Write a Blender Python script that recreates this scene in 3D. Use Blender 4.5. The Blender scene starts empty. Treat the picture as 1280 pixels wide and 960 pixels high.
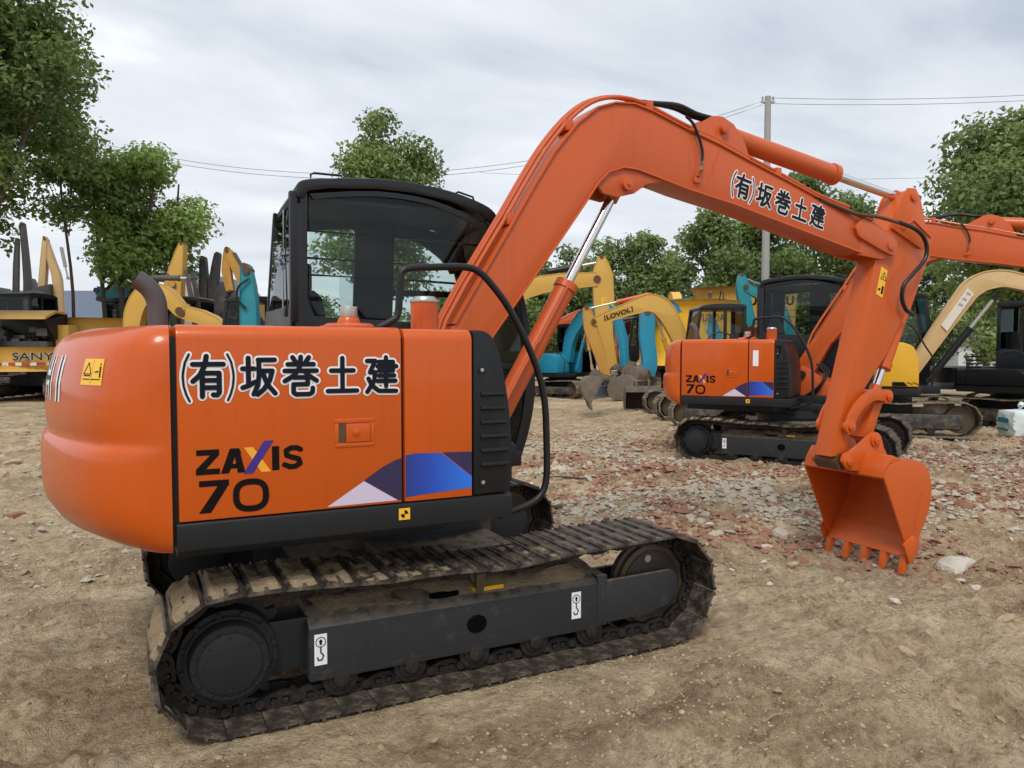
import bpy, bmesh, math, random
from mathutils import Vector, Matrix, noise
import numpy as np
R = math.radians
rng = random.Random(7)
scn = bpy.context.scene
COL = scn.collection

# ------------------------------------------------------------------ materials
def mat(name, col, rough=.5, metal=0., coat=0., var=.12, vscale=3., bump=0., bscale=60., dust=0., dustcol=(.30, .235, .16), spec=.5, dscale=5., topdust=0., streak=0.):
    m = bpy.data.materials.new(name); m.use_nodes = True
    nt = m.node_tree; N = nt.nodes; L = nt.links
    b = N['Principled BSDF']
    b.inputs['Metallic'].default_value = metal
    b.inputs['Coat Weight'].default_value = coat
    b.inputs['Coat Roughness'].default_value = .12
    b.inputs['Specular IOR Level'].default_value = spec
    geo = N.new('ShaderNodeTexCoord')
    n1 = N.new('ShaderNodeTexNoise'); n1.inputs['Scale'].default_value = vscale; n1.inputs['Detail'].default_value = 6; n1.inputs['Roughness'].default_value = .65
    L.new(geo.outputs['Object'], n1.inputs['Vector'])
    mx = N.new('ShaderNodeMix'); mx.data_type = 'RGBA'
    mx.inputs[6].default_value = (*[c*(1-var) for c in col], 1)
    mx.inputs[7].default_value = (*[min(1, c*(1+var)) for c in col], 1)
    L.new(n1.outputs['Fac'], mx.inputs[0])
    out = mx.outputs[2]
    if streak > 0:
        mpp = N.new('ShaderNodeMapping'); mpp.inputs['Scale'].default_value = (14, 14, 1.1); L.new(geo.outputs['Object'], mpp.inputs[0])
        ns = N.new('ShaderNodeTexNoise'); ns.inputs['Scale'].default_value = 1.6; ns.inputs['Detail'].default_value = 7; ns.inputs['Roughness'].default_value = .7; L.new(mpp.outputs[0], ns.inputs['Vector'])
        mr0 = N.new('ShaderNodeMapRange'); mr0.inputs[1].default_value = .52; mr0.inputs[2].default_value = .74; mr0.inputs[4].default_value = streak; L.new(ns.outputs['Fac'], mr0.inputs[0])
        ms0 = N.new('ShaderNodeMix'); ms0.data_type = 'RGBA'; ms0.inputs[7].default_value = (*[c*.45+.02 for c in col], 1); L.new(mr0.outputs[0], ms0.inputs[0]); L.new(out, ms0.inputs[6]); out = ms0.outputs[2]
        # fine scratches
        nv = N.new('ShaderNodeTexNoise'); nv.inputs['Scale'].default_value = 3.5; nv.inputs['Detail'].default_value = 12; nv.inputs['Roughness'].default_value = .85; nv.inputs['Distortion'].default_value = 1.2; L.new(geo.outputs['Object'], nv.inputs['Vector'])
        mr1 = N.new('ShaderNodeMapRange'); mr1.inputs[1].default_value = .70; mr1.inputs[2].default_value = .74; mr1.inputs[4].default_value = .45; L.new(nv.outputs['Fac'], mr1.inputs[0])
        ms1 = N.new('ShaderNodeMix'); ms1.data_type = 'RGBA'; ms1.inputs[7].default_value = (*[min(1, c*.6+.06) for c in col], 1); L.new(mr1.outputs[0], ms1.inputs[0]); L.new(out, ms1.inputs[6]); out = ms1.outputs[2]
    rr = N.new('ShaderNodeMapRange'); rr.inputs[3].default_value = max(.03, rough-.12); rr.inputs[4].default_value = min(1, rough+.14)
    L.new(n1.outputs['Fac'], rr.inputs[0])
    rout = rr.outputs[0]
    if dust > 0 or topdust > 0:
        n2 = N.new('ShaderNodeTexNoise'); n2.inputs['Scale'].default_value = dscale; n2.inputs['Detail'].default_value = 9; n2.inputs['Roughness'].default_value = .75
        L.new(geo.outputs['Object'], n2.inputs['Vector'])
        ramp = N.new('ShaderNodeMapRange'); ramp.inputs[1].default_value = .62-.3*dust; ramp.inputs[2].default_value = .78-.25*dust
        ramp.inputs[4].default_value = min(.9, dust*1.2)
        L.new(n2.outputs['Fac'], ramp.inputs[0])
        fac = ramp.outputs[0]
        if topdust > 0:
            g = N.new('ShaderNodeNewGeometry'); sx = N.new('ShaderNodeSeparateXYZ'); L.new(g.outputs['Normal'], sx.inputs[0])
            mr = N.new('ShaderNodeMapRange'); mr.inputs[1].default_value = .55; mr.inputs[2].default_value = .95; mr.inputs[4].default_value = topdust
            L.new(sx.outputs['Z'], mr.inputs[0])
            n3 = N.new('ShaderNodeMath'); n3.operation = 'MULTIPLY'
            r3 = N.new('ShaderNodeMapRange'); r3.inputs[1].default_value = .35; r3.inputs[2].default_value = .55
            L.new(n2.outputs['Fac'], r3.inputs[0]); L.new(r3.outputs[0], n3.inputs[0]); L.new(mr.outputs[0], n3.inputs[1])
            mxx = N.new('ShaderNodeMath'); mxx.operation = 'MAXIMUM'; L.new(n3.outputs[0], mxx.inputs[0]); L.new(fac, mxx.inputs[1]); fac = mxx.outputs[0]
        m2 = N.new('ShaderNodeMix'); m2.data_type = 'RGBA'; m2.inputs[7].default_value = (*dustcol, 1)
        L.new(fac, m2.inputs[0]); L.new(out, m2.inputs[6]); out = m2.outputs[2]
        m3 = N.new('ShaderNodeMix'); m3.data_type = 'FLOAT'; m3.inputs[3].default_value = .95
        L.new(fac, m3.inputs[0]); L.new(rout, m3.inputs[2]); rout = m3.outputs[0]
    L.new(out, b.inputs['Base Color']); L.new(rout, b.inputs['Roughness'])
    if bump > 0:
        n4 = N.new('ShaderNodeTexNoise'); n4.inputs['Scale'].default_value = bscale; n4.inputs['Detail'].default_value = 4
        L.new(geo.outputs['Object'], n4.inputs['Vector'])
        bp = N.new('ShaderNodeBump'); bp.inputs['Strength'].default_value = bump; bp.inputs['Distance'].default_value = .01
        L.new(n4.outputs['Fac'], bp.inputs['Height']); L.new(bp.outputs['Normal'], b.inputs['Normal'])
    return m

def glass_mat(name, tint, gl=.0, rough=.02):
    m = bpy.data.materials.new(name); m.use_nodes = True
    nt = m.node_tree; N = nt.nodes; L = nt.links; N.clear()
    o = N.new('ShaderNodeOutputMaterial'); t = N.new('ShaderNodeBsdfTransparent'); t.inputs[0].default_value = (*tint, 1)
    g = N.new('ShaderNodeBsdfGlossy'); g.inputs['Roughness'].default_value = rough; g.inputs[0].default_value = (.9, .95, 1, 1)
    f = N.new('ShaderNodeFresnel'); f.inputs[0].default_value = 1.28
    a = N.new('ShaderNodeMath'); a.operation = 'ADD'; a.inputs[1].default_value = gl; L.new(f.outputs[0], a.inputs[0])
    mx = N.new('ShaderNodeMixShader'); L.new(a.outputs[0], mx.inputs[0]); L.new(t.outputs[0], mx.inputs[1]); L.new(g.outputs[0], mx.inputs[2])
    L.new(mx.outputs[0], o.inputs[0]); return m

M = {}
M['hood'] = mat('orange paint', (.55, .086, .004), .36, coat=.4, spec=.3, var=.06, vscale=1.5, dust=.10, dustcol=(.46, .17, .06), dscale=3, streak=.22)
M['boom'] = mat('boom orange with sky sheen', (.54, .098, .022), .38, coat=.15, spec=.35, var=.07, vscale=2, dust=.12, dustcol=(.46, .19, .09), dscale=4, streak=.22)  # pinker orange, the sky's sheen on the boom put into the colour
M['armpaint'] = mat('arm orange paint', (.56, .098, .013), .40, coat=.12, spec=.3, var=.08, vscale=2, dust=.16, dustcol=(.40, .19, .08), dscale=5, streak=.25)  # less pink copy, without the sky sheen painted into the boom colour
M['black'] = mat('black paint', (.009, .010, .012), .38, var=.2, dust=.06, dscale=8, spec=.35)
M['skirt'] = mat('dark grey painted steel', (.013, .014, .016), .45, var=.2, dust=.07, dscale=6, spec=.35)
M['cabblack'] = mat('cab black paint', (.009, .010, .012), .34, coat=.0, var=.15, spec=.4)
M['frame'] = mat('undercarriage steel', (.024, .026, .029), .48, spec=.4, var=.2, dust=.20, topdust=.95, dscale=11, bump=.25, bscale=40, dustcol=(.20, .155, .105))
M['hub'] = mat('final drive black', (.013, .015, .018), .42, var=.2, dust=.07, dscale=10, spec=.4)
M['shoe'] = mat('track shoe steel', (.030, .024, .020), .45, metal=.2, var=.4, vscale=12, dust=.60, dscale=9, dustcol=(.22, .175, .125), bump=.4, bscale=50, topdust=.2)
M['shoedusty'] = mat('dusty track shoe steel', (.06, .045, .033), .7, metal=.1, var=.35, vscale=12, dust=.85, dscale=6, dustcol=(.30, .235, .16), bump=.4, bscale=50)
M['framedusty'] = mat('dusty undercarriage steel', (.035, .034, .033), .7, var=.3, dust=.55, topdust=.95, dscale=6, dustcol=(.23, .18, .12), bump=.25, bscale=40)
M['link'] = mat('track link steel', (.020, .016, .013), .55, metal=.2, var=.3, dust=.26, dscale=14, dustcol=(.17, .125, .085), bump=.3, bscale=60)
M['mud'] = mat('dried mud', (.24, .18, .115), .95, var=.45, vscale=18, bump=1., bscale=60, spec=.1)
M['rust'] = mat('worn brown pin steel', (.12, .065, .035), .5, metal=.5, var=.4, vscale=15)
M['idler'] = mat('idler wheel', (.03, .026, .022), .5, var=.4, dust=.2, dscale=8)
M['idlerrim'] = mat('worn idler rim', (.10, .07, .045), .5, metal=.3, var=.3, dust=.2, dscale=8)
M['chrome'] = mat('chromed rod', (.72, .73, .75), .12, metal=1., var=.03)
M['silver'] = mat('zinc plated steel', (.5, .49, .46), .35, metal=.8, var=.1)
M['opening_shade'] = mat('painted opening shade', (.003, .003, .003), .9, spec=.05)  # near black that paints the shade inside holes
M['rubber'] = mat('black rubber hose', (.008, .008, .009), .42, var=.2, bump=.1, spec=.4)
M['glass'] = glass_mat('cab glass', (.86, .91, .90), .0)
M['glassdark'] = glass_mat('tinted cab glass', (.86, .90, .89), .0)
M['clearglass'] = glass_mat('clear glass', (.88, .9, .9), 0.)
M['seat'] = mat('seat fabric', (.018, .018, .02), .85, var=.2)
M['interior'] = mat('cab lining', (.045, .048, .052), .7, var=.1)
M['dkblue'] = mat('decal ink', (.008, .010, .018), .45, var=.05, spec=.15)
M['white'] = mat('white decal', (.80, .79, .80), .4, var=.03)
M['ink'] = mat('black decal', (.006, .004, .004), .45, var=.05, spec=.15)
M['purple'] = mat('purple decal', (.045, .02, .22), .4, var=.05)
M['amber'] = mat('amber decal', (.85, .38, .03), .4, var=.05)
M['lilac'] = mat('lilac decal', (.60, .52, .66), .4, var=.05)
M['navy'] = mat('navy decal', (.025, .018, .07), .4, var=.1)
M['stickery'] = mat('yellow sticker', (.85, .48, .03), .45, var=.05)
M['green'] = mat('green decal', (.015, .10, .055), .45, var=.05)
M['exhaust'] = mat('exhaust pipe', (.085, .075, .075), .6, metal=.2, var=.2, bump=.1)
M['yellow'] = mat('yellow paint', (.56, .325, .06), .5, var=.12, dust=.2, dscale=3, dustcol=(.32, .24, .13))
M['yellowdirty'] = mat('worn yellow paint', (.50, .26, .045), .55, var=.2, dust=.36, dscale=4, dustcol=(.22, .15, .08))
M['yellowbright'] = mat('bright yellow paint', (.74, .40, .025), .4, var=.1, dust=.12, dscale=3)
M['tan'] = mat('faded tan paint', (.55, .37, .17), .55, var=.15, dust=.25, dscale=5, dustcol=(.28, .18, .09))
M['teal'] = mat('teal paint', (.012, .215, .26), .42, var=.15, dust=.14, dscale=3, dustcol=(.2, .26, .25))
M['tealblue'] = mat('sky teal paint', (.015, .23, .36), .42, var=.12, dust=.12, dscale=3, dustcol=(.2, .26, .25))
M['dsteel'] = mat('dark boom steel', (.045, .042, .042), .6, var=.3, dust=.25, dscale=6)
M['bladeblue'] = mat('blade grey blue', (.10, .15, .20), .5, var=.2, dust=.25, dscale=4)
M['dirtysteel'] = mat('dirty bucket steel', (.13, .105, .085), .75, var=.3, vscale=8, dust=.5, dscale=6, dustcol=(.26, .19, .12), bump=.4)
M['redstripe'] = mat('red reflective tape', (.45, .06, .02), .45, var=.08)
M['whitestripe'] = mat('white reflective tape', (.68, .62, .55), .45, var=.08)
M['engine'] = mat('engine grey', (.06, .06, .062), .6, var=.5, vscale=14, dust=.2)
M['pole'] = mat('concrete pole', (.33, .32, .31), .85, var=.15)
M['wire'] = mat('cable', (.10, .11, .12), .6)
M['roof'] = mat('blue grey roof', (.11, .14, .19), .6, var=.15, vscale=.8)
M['wallpink'] = mat('pale plaster', (.55, .40, .33), .8, var=.1)
M['wallwhite'] = mat('white plaster', (.62, .62, .60), .8, var=.1)
M['bark'] = mat('bark', (.085, .066, .05), .9, var=.35, vscale=6, bump=.8, bscale=20)
M['concrete'] = mat('broken concrete', (.40, .355, .28), .9, var=.25, vscale=9, bump=.6, bscale=25, dust=.42, dscale=8, dustcol=(.3, .235, .16))
M['palestone'] = mat('pale stone', (.50, .46, .39), .9, var=.2, vscale=6, bump=.6, bscale=20, dust=.3, dscale=5, dustcol=(.3, .235, .16))
M['brick'] = mat('broken brick', (.27, .125, .080), .9, var=.3, vscale=10, bump=.6, bscale=40, dust=.5, dscale=9, dustcol=(.3, .225, .15))
M['clod'] = mat('earth clod', (.42, .32, .21), .95, var=.3, vscale=9, bump=1., bscale=60, spec=.1)
M['bag'] = mat('white printed sack', (.62, .68, .68), .6, var=.1)

def blue_gradient():
    m = mat('blue decal', (.02, .06, .4), .4)
    nt = m.node_tree; N = nt.nodes; L = nt.links; b = N['Principled BSDF']
    tc = N.new('ShaderNodeTexCoord'); s = N.new('ShaderNodeSeparateXYZ'); L.new(tc.outputs['Object'], s.inputs[0])
    mr = N.new('ShaderNodeMapRange'); mr.inputs[1].default_value = -.42; mr.inputs[2].default_value = -.08
    L.new(s.outputs['X'], mr.inputs[0]); cr = N.new('ShaderNodeValToRGB')
    cr.color_ramp.elements[0].color = (.02, .025, .12, 1); cr.color_ramp.elements[1].color = (.02, .16, .70, 1)
    e = cr.color_ramp.elements.new(.45); e.color = (.015, .06, .42, 1)
    L.new(mr.outputs[0], cr.inputs[0]); L.new(cr.outputs[0], b.inputs['Base Color']); return m
M['blue'] = blue_gradient()

def leaf_mat(name, c1, c2):
    m = bpy.data.materials.new(name); m.use_nodes = True
    nt = m.node_tree; N = nt.nodes; L = nt.links; b = N['Principled BSDF']
    a = N.new('ShaderNodeAttribute'); a.attribute_name = 'leafvar'; a.attribute_type = 'GEOMETRY'
    mx = N.new('ShaderNodeMix'); mx.data_type = 'RGBA'; mx.inputs[6].default_value = (*c1, 1); mx.inputs[7].default_value = (*c2, 1)
    L.new(a.outputs['Fac'], mx.inputs[0]); L.new(mx.outputs[2], b.inputs['Base Color'])
    b.inputs['Roughness'].default_value = .5; b.inputs['Specular IOR Level'].default_value = .4
    tr = N.new('ShaderNodeBsdfTranslucent'); L.new(mx.outputs[2], tr.inputs[0])
    ms = N.new('ShaderNodeMixShader'); ms.inputs[0].default_value = .42
    L.new(b.outputs[0], ms.inputs[1]); L.new(tr.outputs[0], ms.inputs[2]); L.new(ms.outputs[0], N['Material Output'].inputs[0])
    return m
M['leaf'] = leaf_mat('camphor leaves', (.10, .155, .048), (.29, .385, .12))
M['leafbright'] = leaf_mat('fresh leaves', (.125, .215, .055), (.36, .50, .14))
M['leafdark'] = leaf_mat('dark leaves', (.088, .138, .047), (.25, .34, .115))

# ------------------------------------------------------------------ mesh helpers
def B(): return bmesh.new()
def box(bm, x0, x1, y0, y1, z0, z1):
    v = [bm.verts.new(p) for p in ((x0, y0, z0), (x1, y0, z0), (x1, y1, z0), (x0, y1, z0), (x0, y0, z1), (x1, y0, z1), (x1, y1, z1), (x0, y1, z1))]
    for f in ((0, 3, 2, 1), (4, 5, 6, 7), (0, 1, 5, 4), (1, 2, 6, 5), (2, 3, 7, 6), (3, 0, 4, 7)): bm.faces.new([v[i] for i in f])
    return v
def prism(bm, pts, a0, a1, ax='y'):
    """extrude a 2D outline: ax='y' pts=(x,z); ax='x' pts=(y,z); ax='z' pts=(x,y)"""
    def P(p, a):
        return {'y': (p[0], a, p[1]), 'x': (a, p[0], p[1]), 'z': (p[0], p[1], a)}[ax]
    v0 = [bm.verts.new(P(p, a0)) for p in pts]; v1 = [bm.verts.new(P(p, a1)) for p in pts]
    n = len(pts)
    fs = [bm.faces.new(v0), bm.faces.new(v1[::-1])]
    for i in range(n): fs.append(bm.faces.new((v0[i], v1[i], v1[(i+1) % n], v0[(i+1) % n])))
    return fs
def frame_dir(d):
    d = Vector(d).normalized(); up = Vector((0, 0, 1)) if abs(d.z) < .95 else Vector((1, 0, 0))
    a = d.cross(up).normalized(); b = a.cross(d).normalized(); return a, b
def cyl(bm, p0, p1, r0, r1=None, n=20, caps=True):
    r1 = r0 if r1 is None else r1
    p0 = Vector(p0); p1 = Vector(p1); a, b = frame_dir(p1-p0)
    c = [(math.cos(2*math.pi*i/n), math.sin(2*math.pi*i/n)) for i in range(n)]
    v0 = [bm.verts.new(p0+(a*x+b*y)*r0) for x, y in c]; v1 = [bm.verts.new(p1+(a*x+b*y)*r1) for x, y in c]
    for i in range(n): bm.faces.new((v0[i], v0[(i+1) % n], v1[(i+1) % n], v1[i]))
    if caps:
        bm.faces.new(v0[::-1]); bm.faces.new(v1)
def smooth_path(pts, k=4):
    pts = [Vector(p) for p in pts]; out = []
    for i in range(len(pts)-1):
        p0 = pts[max(0, i-1)]; p1 = pts[i]; p2 = pts[i+1]; p3 = pts[min(len(pts)-1, i+2)]
        for j in range(k):
            t = j/k
            out.append(.5*((2*p1)+(-p0+p2)*t+(2*p0-5*p1+4*p2-p3)*t*t+(-p0+3*p1-3*p2+p3)*t**3))
    out.append(pts[-1]); return out
def tube(bm, pts, r, n=8, smooth=0, radii=None):
    if smooth: pts = smooth_path(pts, smooth)
    pts = [Vector(p) for p in pts]; rings = []
    pa = None
    for i, p in enumerate(pts):
        d = (pts[min(i+1, len(pts)-1)]-pts[max(i-1, 0)]).normalized()
        if pa is None: a, b = frame_dir(d)
        else:
            a = (pa-d*pa.dot(d)).normalized(); b = d.cross(a)
        pa = a
        rr = r if radii is None else radii[min(len(radii)-1, int(i*len(radii)/len(pts)))] if not callable(radii) else radii(i/(len(pts)-1))
        rings.append([bm.verts.new(p+(a*math.cos(2*math.pi*k/n)+b*math.sin(2*math.pi*k/n))*rr) for k in range(n)])
    for q, w in zip(rings, rings[1:]):
        for k in range(n): bm.faces.new((q[k], q[(k+1) % n], w[(k+1) % n], w[k]))
    bm.faces.new(rings[0][::-1]); bm.faces.new(rings[-1])
def ribbon(pts, ws):
    """outline of a bar following a centre line in xz with widths"""
    pts = [Vector((p[0], p[1])) for p in pts]; U = []; D = []
    for i, p in enumerate(pts):
        d = (pts[min(i+1, len(pts)-1)]-pts[max(i-1, 0)]).normalized(); n = Vector((-d.y, d.x))
        w = ws[i] if isinstance(ws, (list, tuple)) else ws
        U.append(tuple(p+n*w/2)); D.append(tuple(p-n*w/2))
    return U+D[::-1]
def spl(pts, k=4): return [(p.x, p.y) for p in smooth_path([(a, b, 0) for a, b in pts], k)]
def do_bevel(bm, w, seg=2, ang=32):
    es = [e for e in bm.edges if len(e.link_faces) == 2 and e.calc_face_angle(0) > R(ang)]
    if es: bmesh.ops.bevel(bm, geom=es, offset=w, offset_type='OFFSET', segments=seg, profile=.6, affect='EDGES', clamp_overlap=True)
def obj(name, bm, m=None, parent=None, bevel=0, ang=32, seg=2, flat=False):
    if isinstance(bm, bmesh.types.BMesh):
        bmesh.ops.recalc_face_normals(bm, faces=bm.faces)
        if bevel: do_bevel(bm, bevel, seg, ang)
        me = bpy.data.meshes.new(name); bm.to_mesh(me); bm.free()
    else: me = bm
    if m is not None: me.materials.append(M[m] if isinstance(m, str) else m)
    if not flat:
        me.shade_smooth(); me.set_sharp_from_angle(angle=R(35))
    o = bpy.data.objects.new(name, me); COL.objects.link(o)
    if parent: o.parent = parent
    return o
def thing(name, label, cat, loc=(0, 0, 0), rz=0, group=None, s=1):
    o = bpy.data.objects.new(name, None); COL.objects.link(o); o.empty_display_size = .3
    o.location = loc; o.rotation_euler = (0, 0, rz); o.scale = (s, s, s)
    tag(o, label, cat, group); return o
def tag(o, label, cat, group=None):
    o['label'] = label; o['category'] = cat
    if group: o['group'] = group
    return o
def kids(o): return [c for c in ALLK.get(o.name, [])]
def struct(o): o['kind'] = 'structure'; return o

# ------------------------------------------------------------------ lettering drawn as round-capped strokes
KAN = {
'(': [[(.62, 1.04), (.42, .85), (.32, .62), (.30, .48), (.34, .28), (.46, .08), (.62, -.08)]],
')': [[(.38, 1.04), (.58, .85), (.68, .62), (.70, .48), (.66, .28), (.54, .08), (.38, -.08)]],
'you': [[(.05, .80), (.95, .80)], [(.45, 1.0), (.40, .77), (.25, .53), (.05, .38)], [(.32, .58), (.32, .0)], [(.32, .58), (.82, .58), (.82, .1), (.76, .03), (.64, .04)], [(.32, .40), (.80, .40)], [(.32, .22), (.80, .22)]],
'saka': [[(.02, .68), (.36, .68)], [(.19, .95), (.19, .28)], [(.02, .2), (.2, .25), (.38, .34)], [(.48, .90), (.97, .90)], [(.50, .90), (.50, .5), (.46, .25), (.34, .03)], [(.5, .62), (.90, .62), (.82, .38), (.64, .15), (.46, .02)], [(.62, .55), (.74, .28), (.98, .04)]],
'maki': [[(.26, .97), (.36, .84)], [(.74, .97), (.64, .84)], [(.12, .79), (.88, .79)], [(.03, .62), (.97, .62)], [(.50, .98), (.46, .7), (.30, .5), (.03, .36)], [(.62, .6), (.76, .48), (.97, .36)], [(.30, .45), (.70, .45), (.70, .27)], [(.30, .27), (.70, .27)], [(.28, .27), (.28, .06), (.36, .01), (.76, .01), (.84, .06), (.85, .17)]],
'do': [[(.14, .62), (.86, .62)], [(.5, .97), (.5, .05)], [(.03, .05), (.97, .05)]],
'ken': [[(.42, .87), (.88, .87), (.88, .62)], [(.38, .745), (.99, .745)], [(.42, .62), (.88, .62)], [(.42, .48), (.92, .48)], [(.38, .33), (.96, .33)], [(.65, 1.0), (.65, .18)], [(.04, .90), (.30, .90), (.13, .58), (.30, .58), (.26, .33), (.04, .03)], [(.08, .40), (.2, .2), (.42, .05), (.98, .04)]],
}
def disc(bm, P, c, r, d, n=14):
    bm.faces.new([bm.verts.new(P(c[0]+r*math.cos(2*math.pi*i/n), c[1]+r*math.sin(2*math.pi*i/n), d)) for i in range(n)])
def stroke(bm, P, pts, w, d, st):
    for i, p in enumerate(pts):
        disc(bm, P, p, w/2, d+st[0]); st[0] += 1.6e-5
        if i:
            a = Vector(pts[i-1]); b = Vector(p); t = (b-a).normalized(); n = Vector((-t.y, t.x))*w/2
            bm.faces.new([bm.verts.new(P(*q, d+st[0])) for q in (a+n, a-n, b-n, b+n)]); st[0] += 1.6e-5
def kanji(cells, P, parent, w=.019, halo=.034):
    """cells: (char, u0, u1, v0, v1) in the plane's own metres; P maps (u, v, depth) to 3D"""
    for mname, ww, d in (('white', halo, .0015), ('dkblue', w, .0045)):
        for ch, u0, u1, v0, v1 in cells:
            bm = B(); st = [0.]
            k = .45 if ch in '()' else 1
            for s in KAN[ch]:
                stroke(bm, P, [(u0+a*(u1-u0), v0+b*(v1-v0)) for a, b in s], (ww-(1-k)*w) if mname == 'white' else ww*k, d, st)
            obj('decal_character' if mname == 'dkblue' else 'decal_outline', bm, mname, parent, flat=True)
def poly(bm, P, pts, d): bm.faces.new([bm.verts.new(P(u, v, d)) for u, v in pts])
def text_bm(txt, size, offset=0., sx=1., extrude=0.):
    cu = bpy.data.curves.new('t', 'FONT'); cu.body = txt; cu.size = size; cu.offset = offset; cu.extrude = extrude; cu.resolution_u = 3
    o = bpy.data.objects.new('t', cu); COL.objects.link(o); bpy.context.view_layer.update()
    me = bpy.data.meshes.new_from_object(o.evaluated_get(bpy.context.evaluated_depsgraph_get()))
    COL.objects.unlink(o); bpy.data.objects.remove(o)
    bm = B(); bm.from_mesh(me); bpy.data.meshes.remove(me)
    xs = [v.co.x for v in bm.verts]; ys = [v.co.y for v in bm.verts]
    for v in bm.verts: v.co.x = (v.co.x-min(xs))*sx; v.co.y -= min(ys)
    return bm, (max(xs)-min(xs))*sx, max(ys)-min(ys)
def fit_text(txt, P, u0, u1, v0, v1, d, m, parent, name='decal_text', offset=.02, slant=0):
    bm, w, h = text_bm(txt, 1., offset)
    for v in bm.verts:
        a = v.co.x/w; b = v.co.y/h
        v.co = P(u0+a*(u1-u0)+slant*b, v0+b*(v1-v0), d)
    return obj(name, bm, m, parent, flat=True)

# ------------------------------------------------------------------ camera
cam = bpy.data.cameras.new('camera'); co = bpy.data.objects.new('camera', cam); COL.objects.link(co)
scn.camera = co
cam.sensor_width = 36; cam.lens = 36*960/1280; cam.clip_end = 2000; cam.clip_start = .05
CP = Vector((-1.42, -4.25, 1.55))
pit = math.atan(43/960); az = R(63.5)
co.location = CP
fw = Vector((math.cos(pit)*math.cos(az), math.cos(pit)*math.sin(az), -math.sin(pit)))
co.rotation_euler = fw.to_track_quat('-Z', 'Y').to_euler()
VD = Vector((math.cos(az), math.sin(az))); VR = Vector((math.sin(az), -math.cos(az)))

# ------------------------------------------------------------------ ground
def sstep(a, b, x):
    t = max(0., min(1., (x-a)/(b-a))); return t*t*(3-2*t)
BUMPS = [(3.95, -.1, -.22, 1.1), (6.7, 3.5, .07, 3.2), (10.9, 5.3, .04, 3.), (0, 0, 0.0, 1), (5.6, .6, .05, .9), (9, -.5, .16, .8), (7.2, -1.5, .10, .7), (4.2, 5.6, .10, 1.3), (-7.5, 9, .22, 1.0), (-5.2, 7.4, .12, .8), (2.4, 3.6, .05, .8), (11, 1, .15, 1.2)]
FLAT = [(0, 0, 1.75, 1.3, 0.0)]
def gbase(x, y):
    h = 0.
    for bx, by, a, s in BUMPS:
        d2 = ((x-bx)**2+(y-by)**2)/(s*s)
        if d2 < 9: h += a*math.exp(-d2)
    return h
def gh(x, y):
    h = gbase(x, y)
    d = math.hypot(x-CP.x, y-CP.y)
    # keep the standing place of the first machine level
    k = sstep(0, .5, max(abs(x)-1.35, abs(y)-1.2))
    big = .05*noise.noise(Vector((x*.35, y*.35, 3))) + .025*noise.noise(Vector((x*1.1, y*1.1, 9)))
    if d > 40: big *= .5
    # wheel and track ruts running along x beside the machine
    rut = 0.
    for y0, a, w in ((-2.15, .040, .17), (-2.75, .030, .13), (-3.25, .035, .2), (-1.62, .022, .1), (2.6, .03, .3)):
        yy = y-(y0+.30*math.sin(x*.40+y0)+.10*(x-1))
        rut -= a*math.exp(-(yy/w)**2)*(1+.8*noise.noise(Vector((x*2.4, y*2, 1.))))
        rut += .55*a*math.exp(-((abs(yy)-w*1.6)/(w*.6))**2)
    # long drag marks and tracks of machines
    ca, sa = math.cos(.28), math.sin(.28); u, v = x*ca+y*sa, -x*sa+y*ca
    if d < 40:
        wv = noise.noise(Vector((u*.22, v*.5, 40.)))
        dr = noise.noise(Vector((u*.75+wv*2, v*4.6+wv*3, 21.)))
        rut += (1-sstep(12, 38, d))*(.030*dr+.018*abs(noise.noise(Vector((u*1.6, v*11, 23.))))*(1+wv))
    fine = 0.
    if d < 30:
        fade = 1-sstep(10, 30, d)
        n1 = noise.noise(Vector((x*3.1, y*3.1, 2.)))
        n2 = noise.noise(Vector((x*8.3, y*8.3, 5.)))
        n3 = noise.noise(Vector((x*21., y*21., 7.)))
        n4 = noise.noise(Vector((x*47., y*47., 8.))) if d < 9 else 0
        n5 = noise.noise(Vector((x*5.2, y*5.2, 31.)))
        lump = abs(n2)*.060+abs(noise.noise(Vector((x*15., y*15., 6.))))*.034
        fine = fade*(.048*n1 + lump*(.6+1.6*max(0, n5)) + .021*n3 + .009*abs(n4))
        fine += fade*.02*max(0, noise.noise(Vector((x*1.7, y*1.7, 12.))))*abs(noise.noise(Vector((x*13, y*13, 3.))))*3
    return h+(big+rut)*k+fine*(.35+.65*k)-.004
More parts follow.
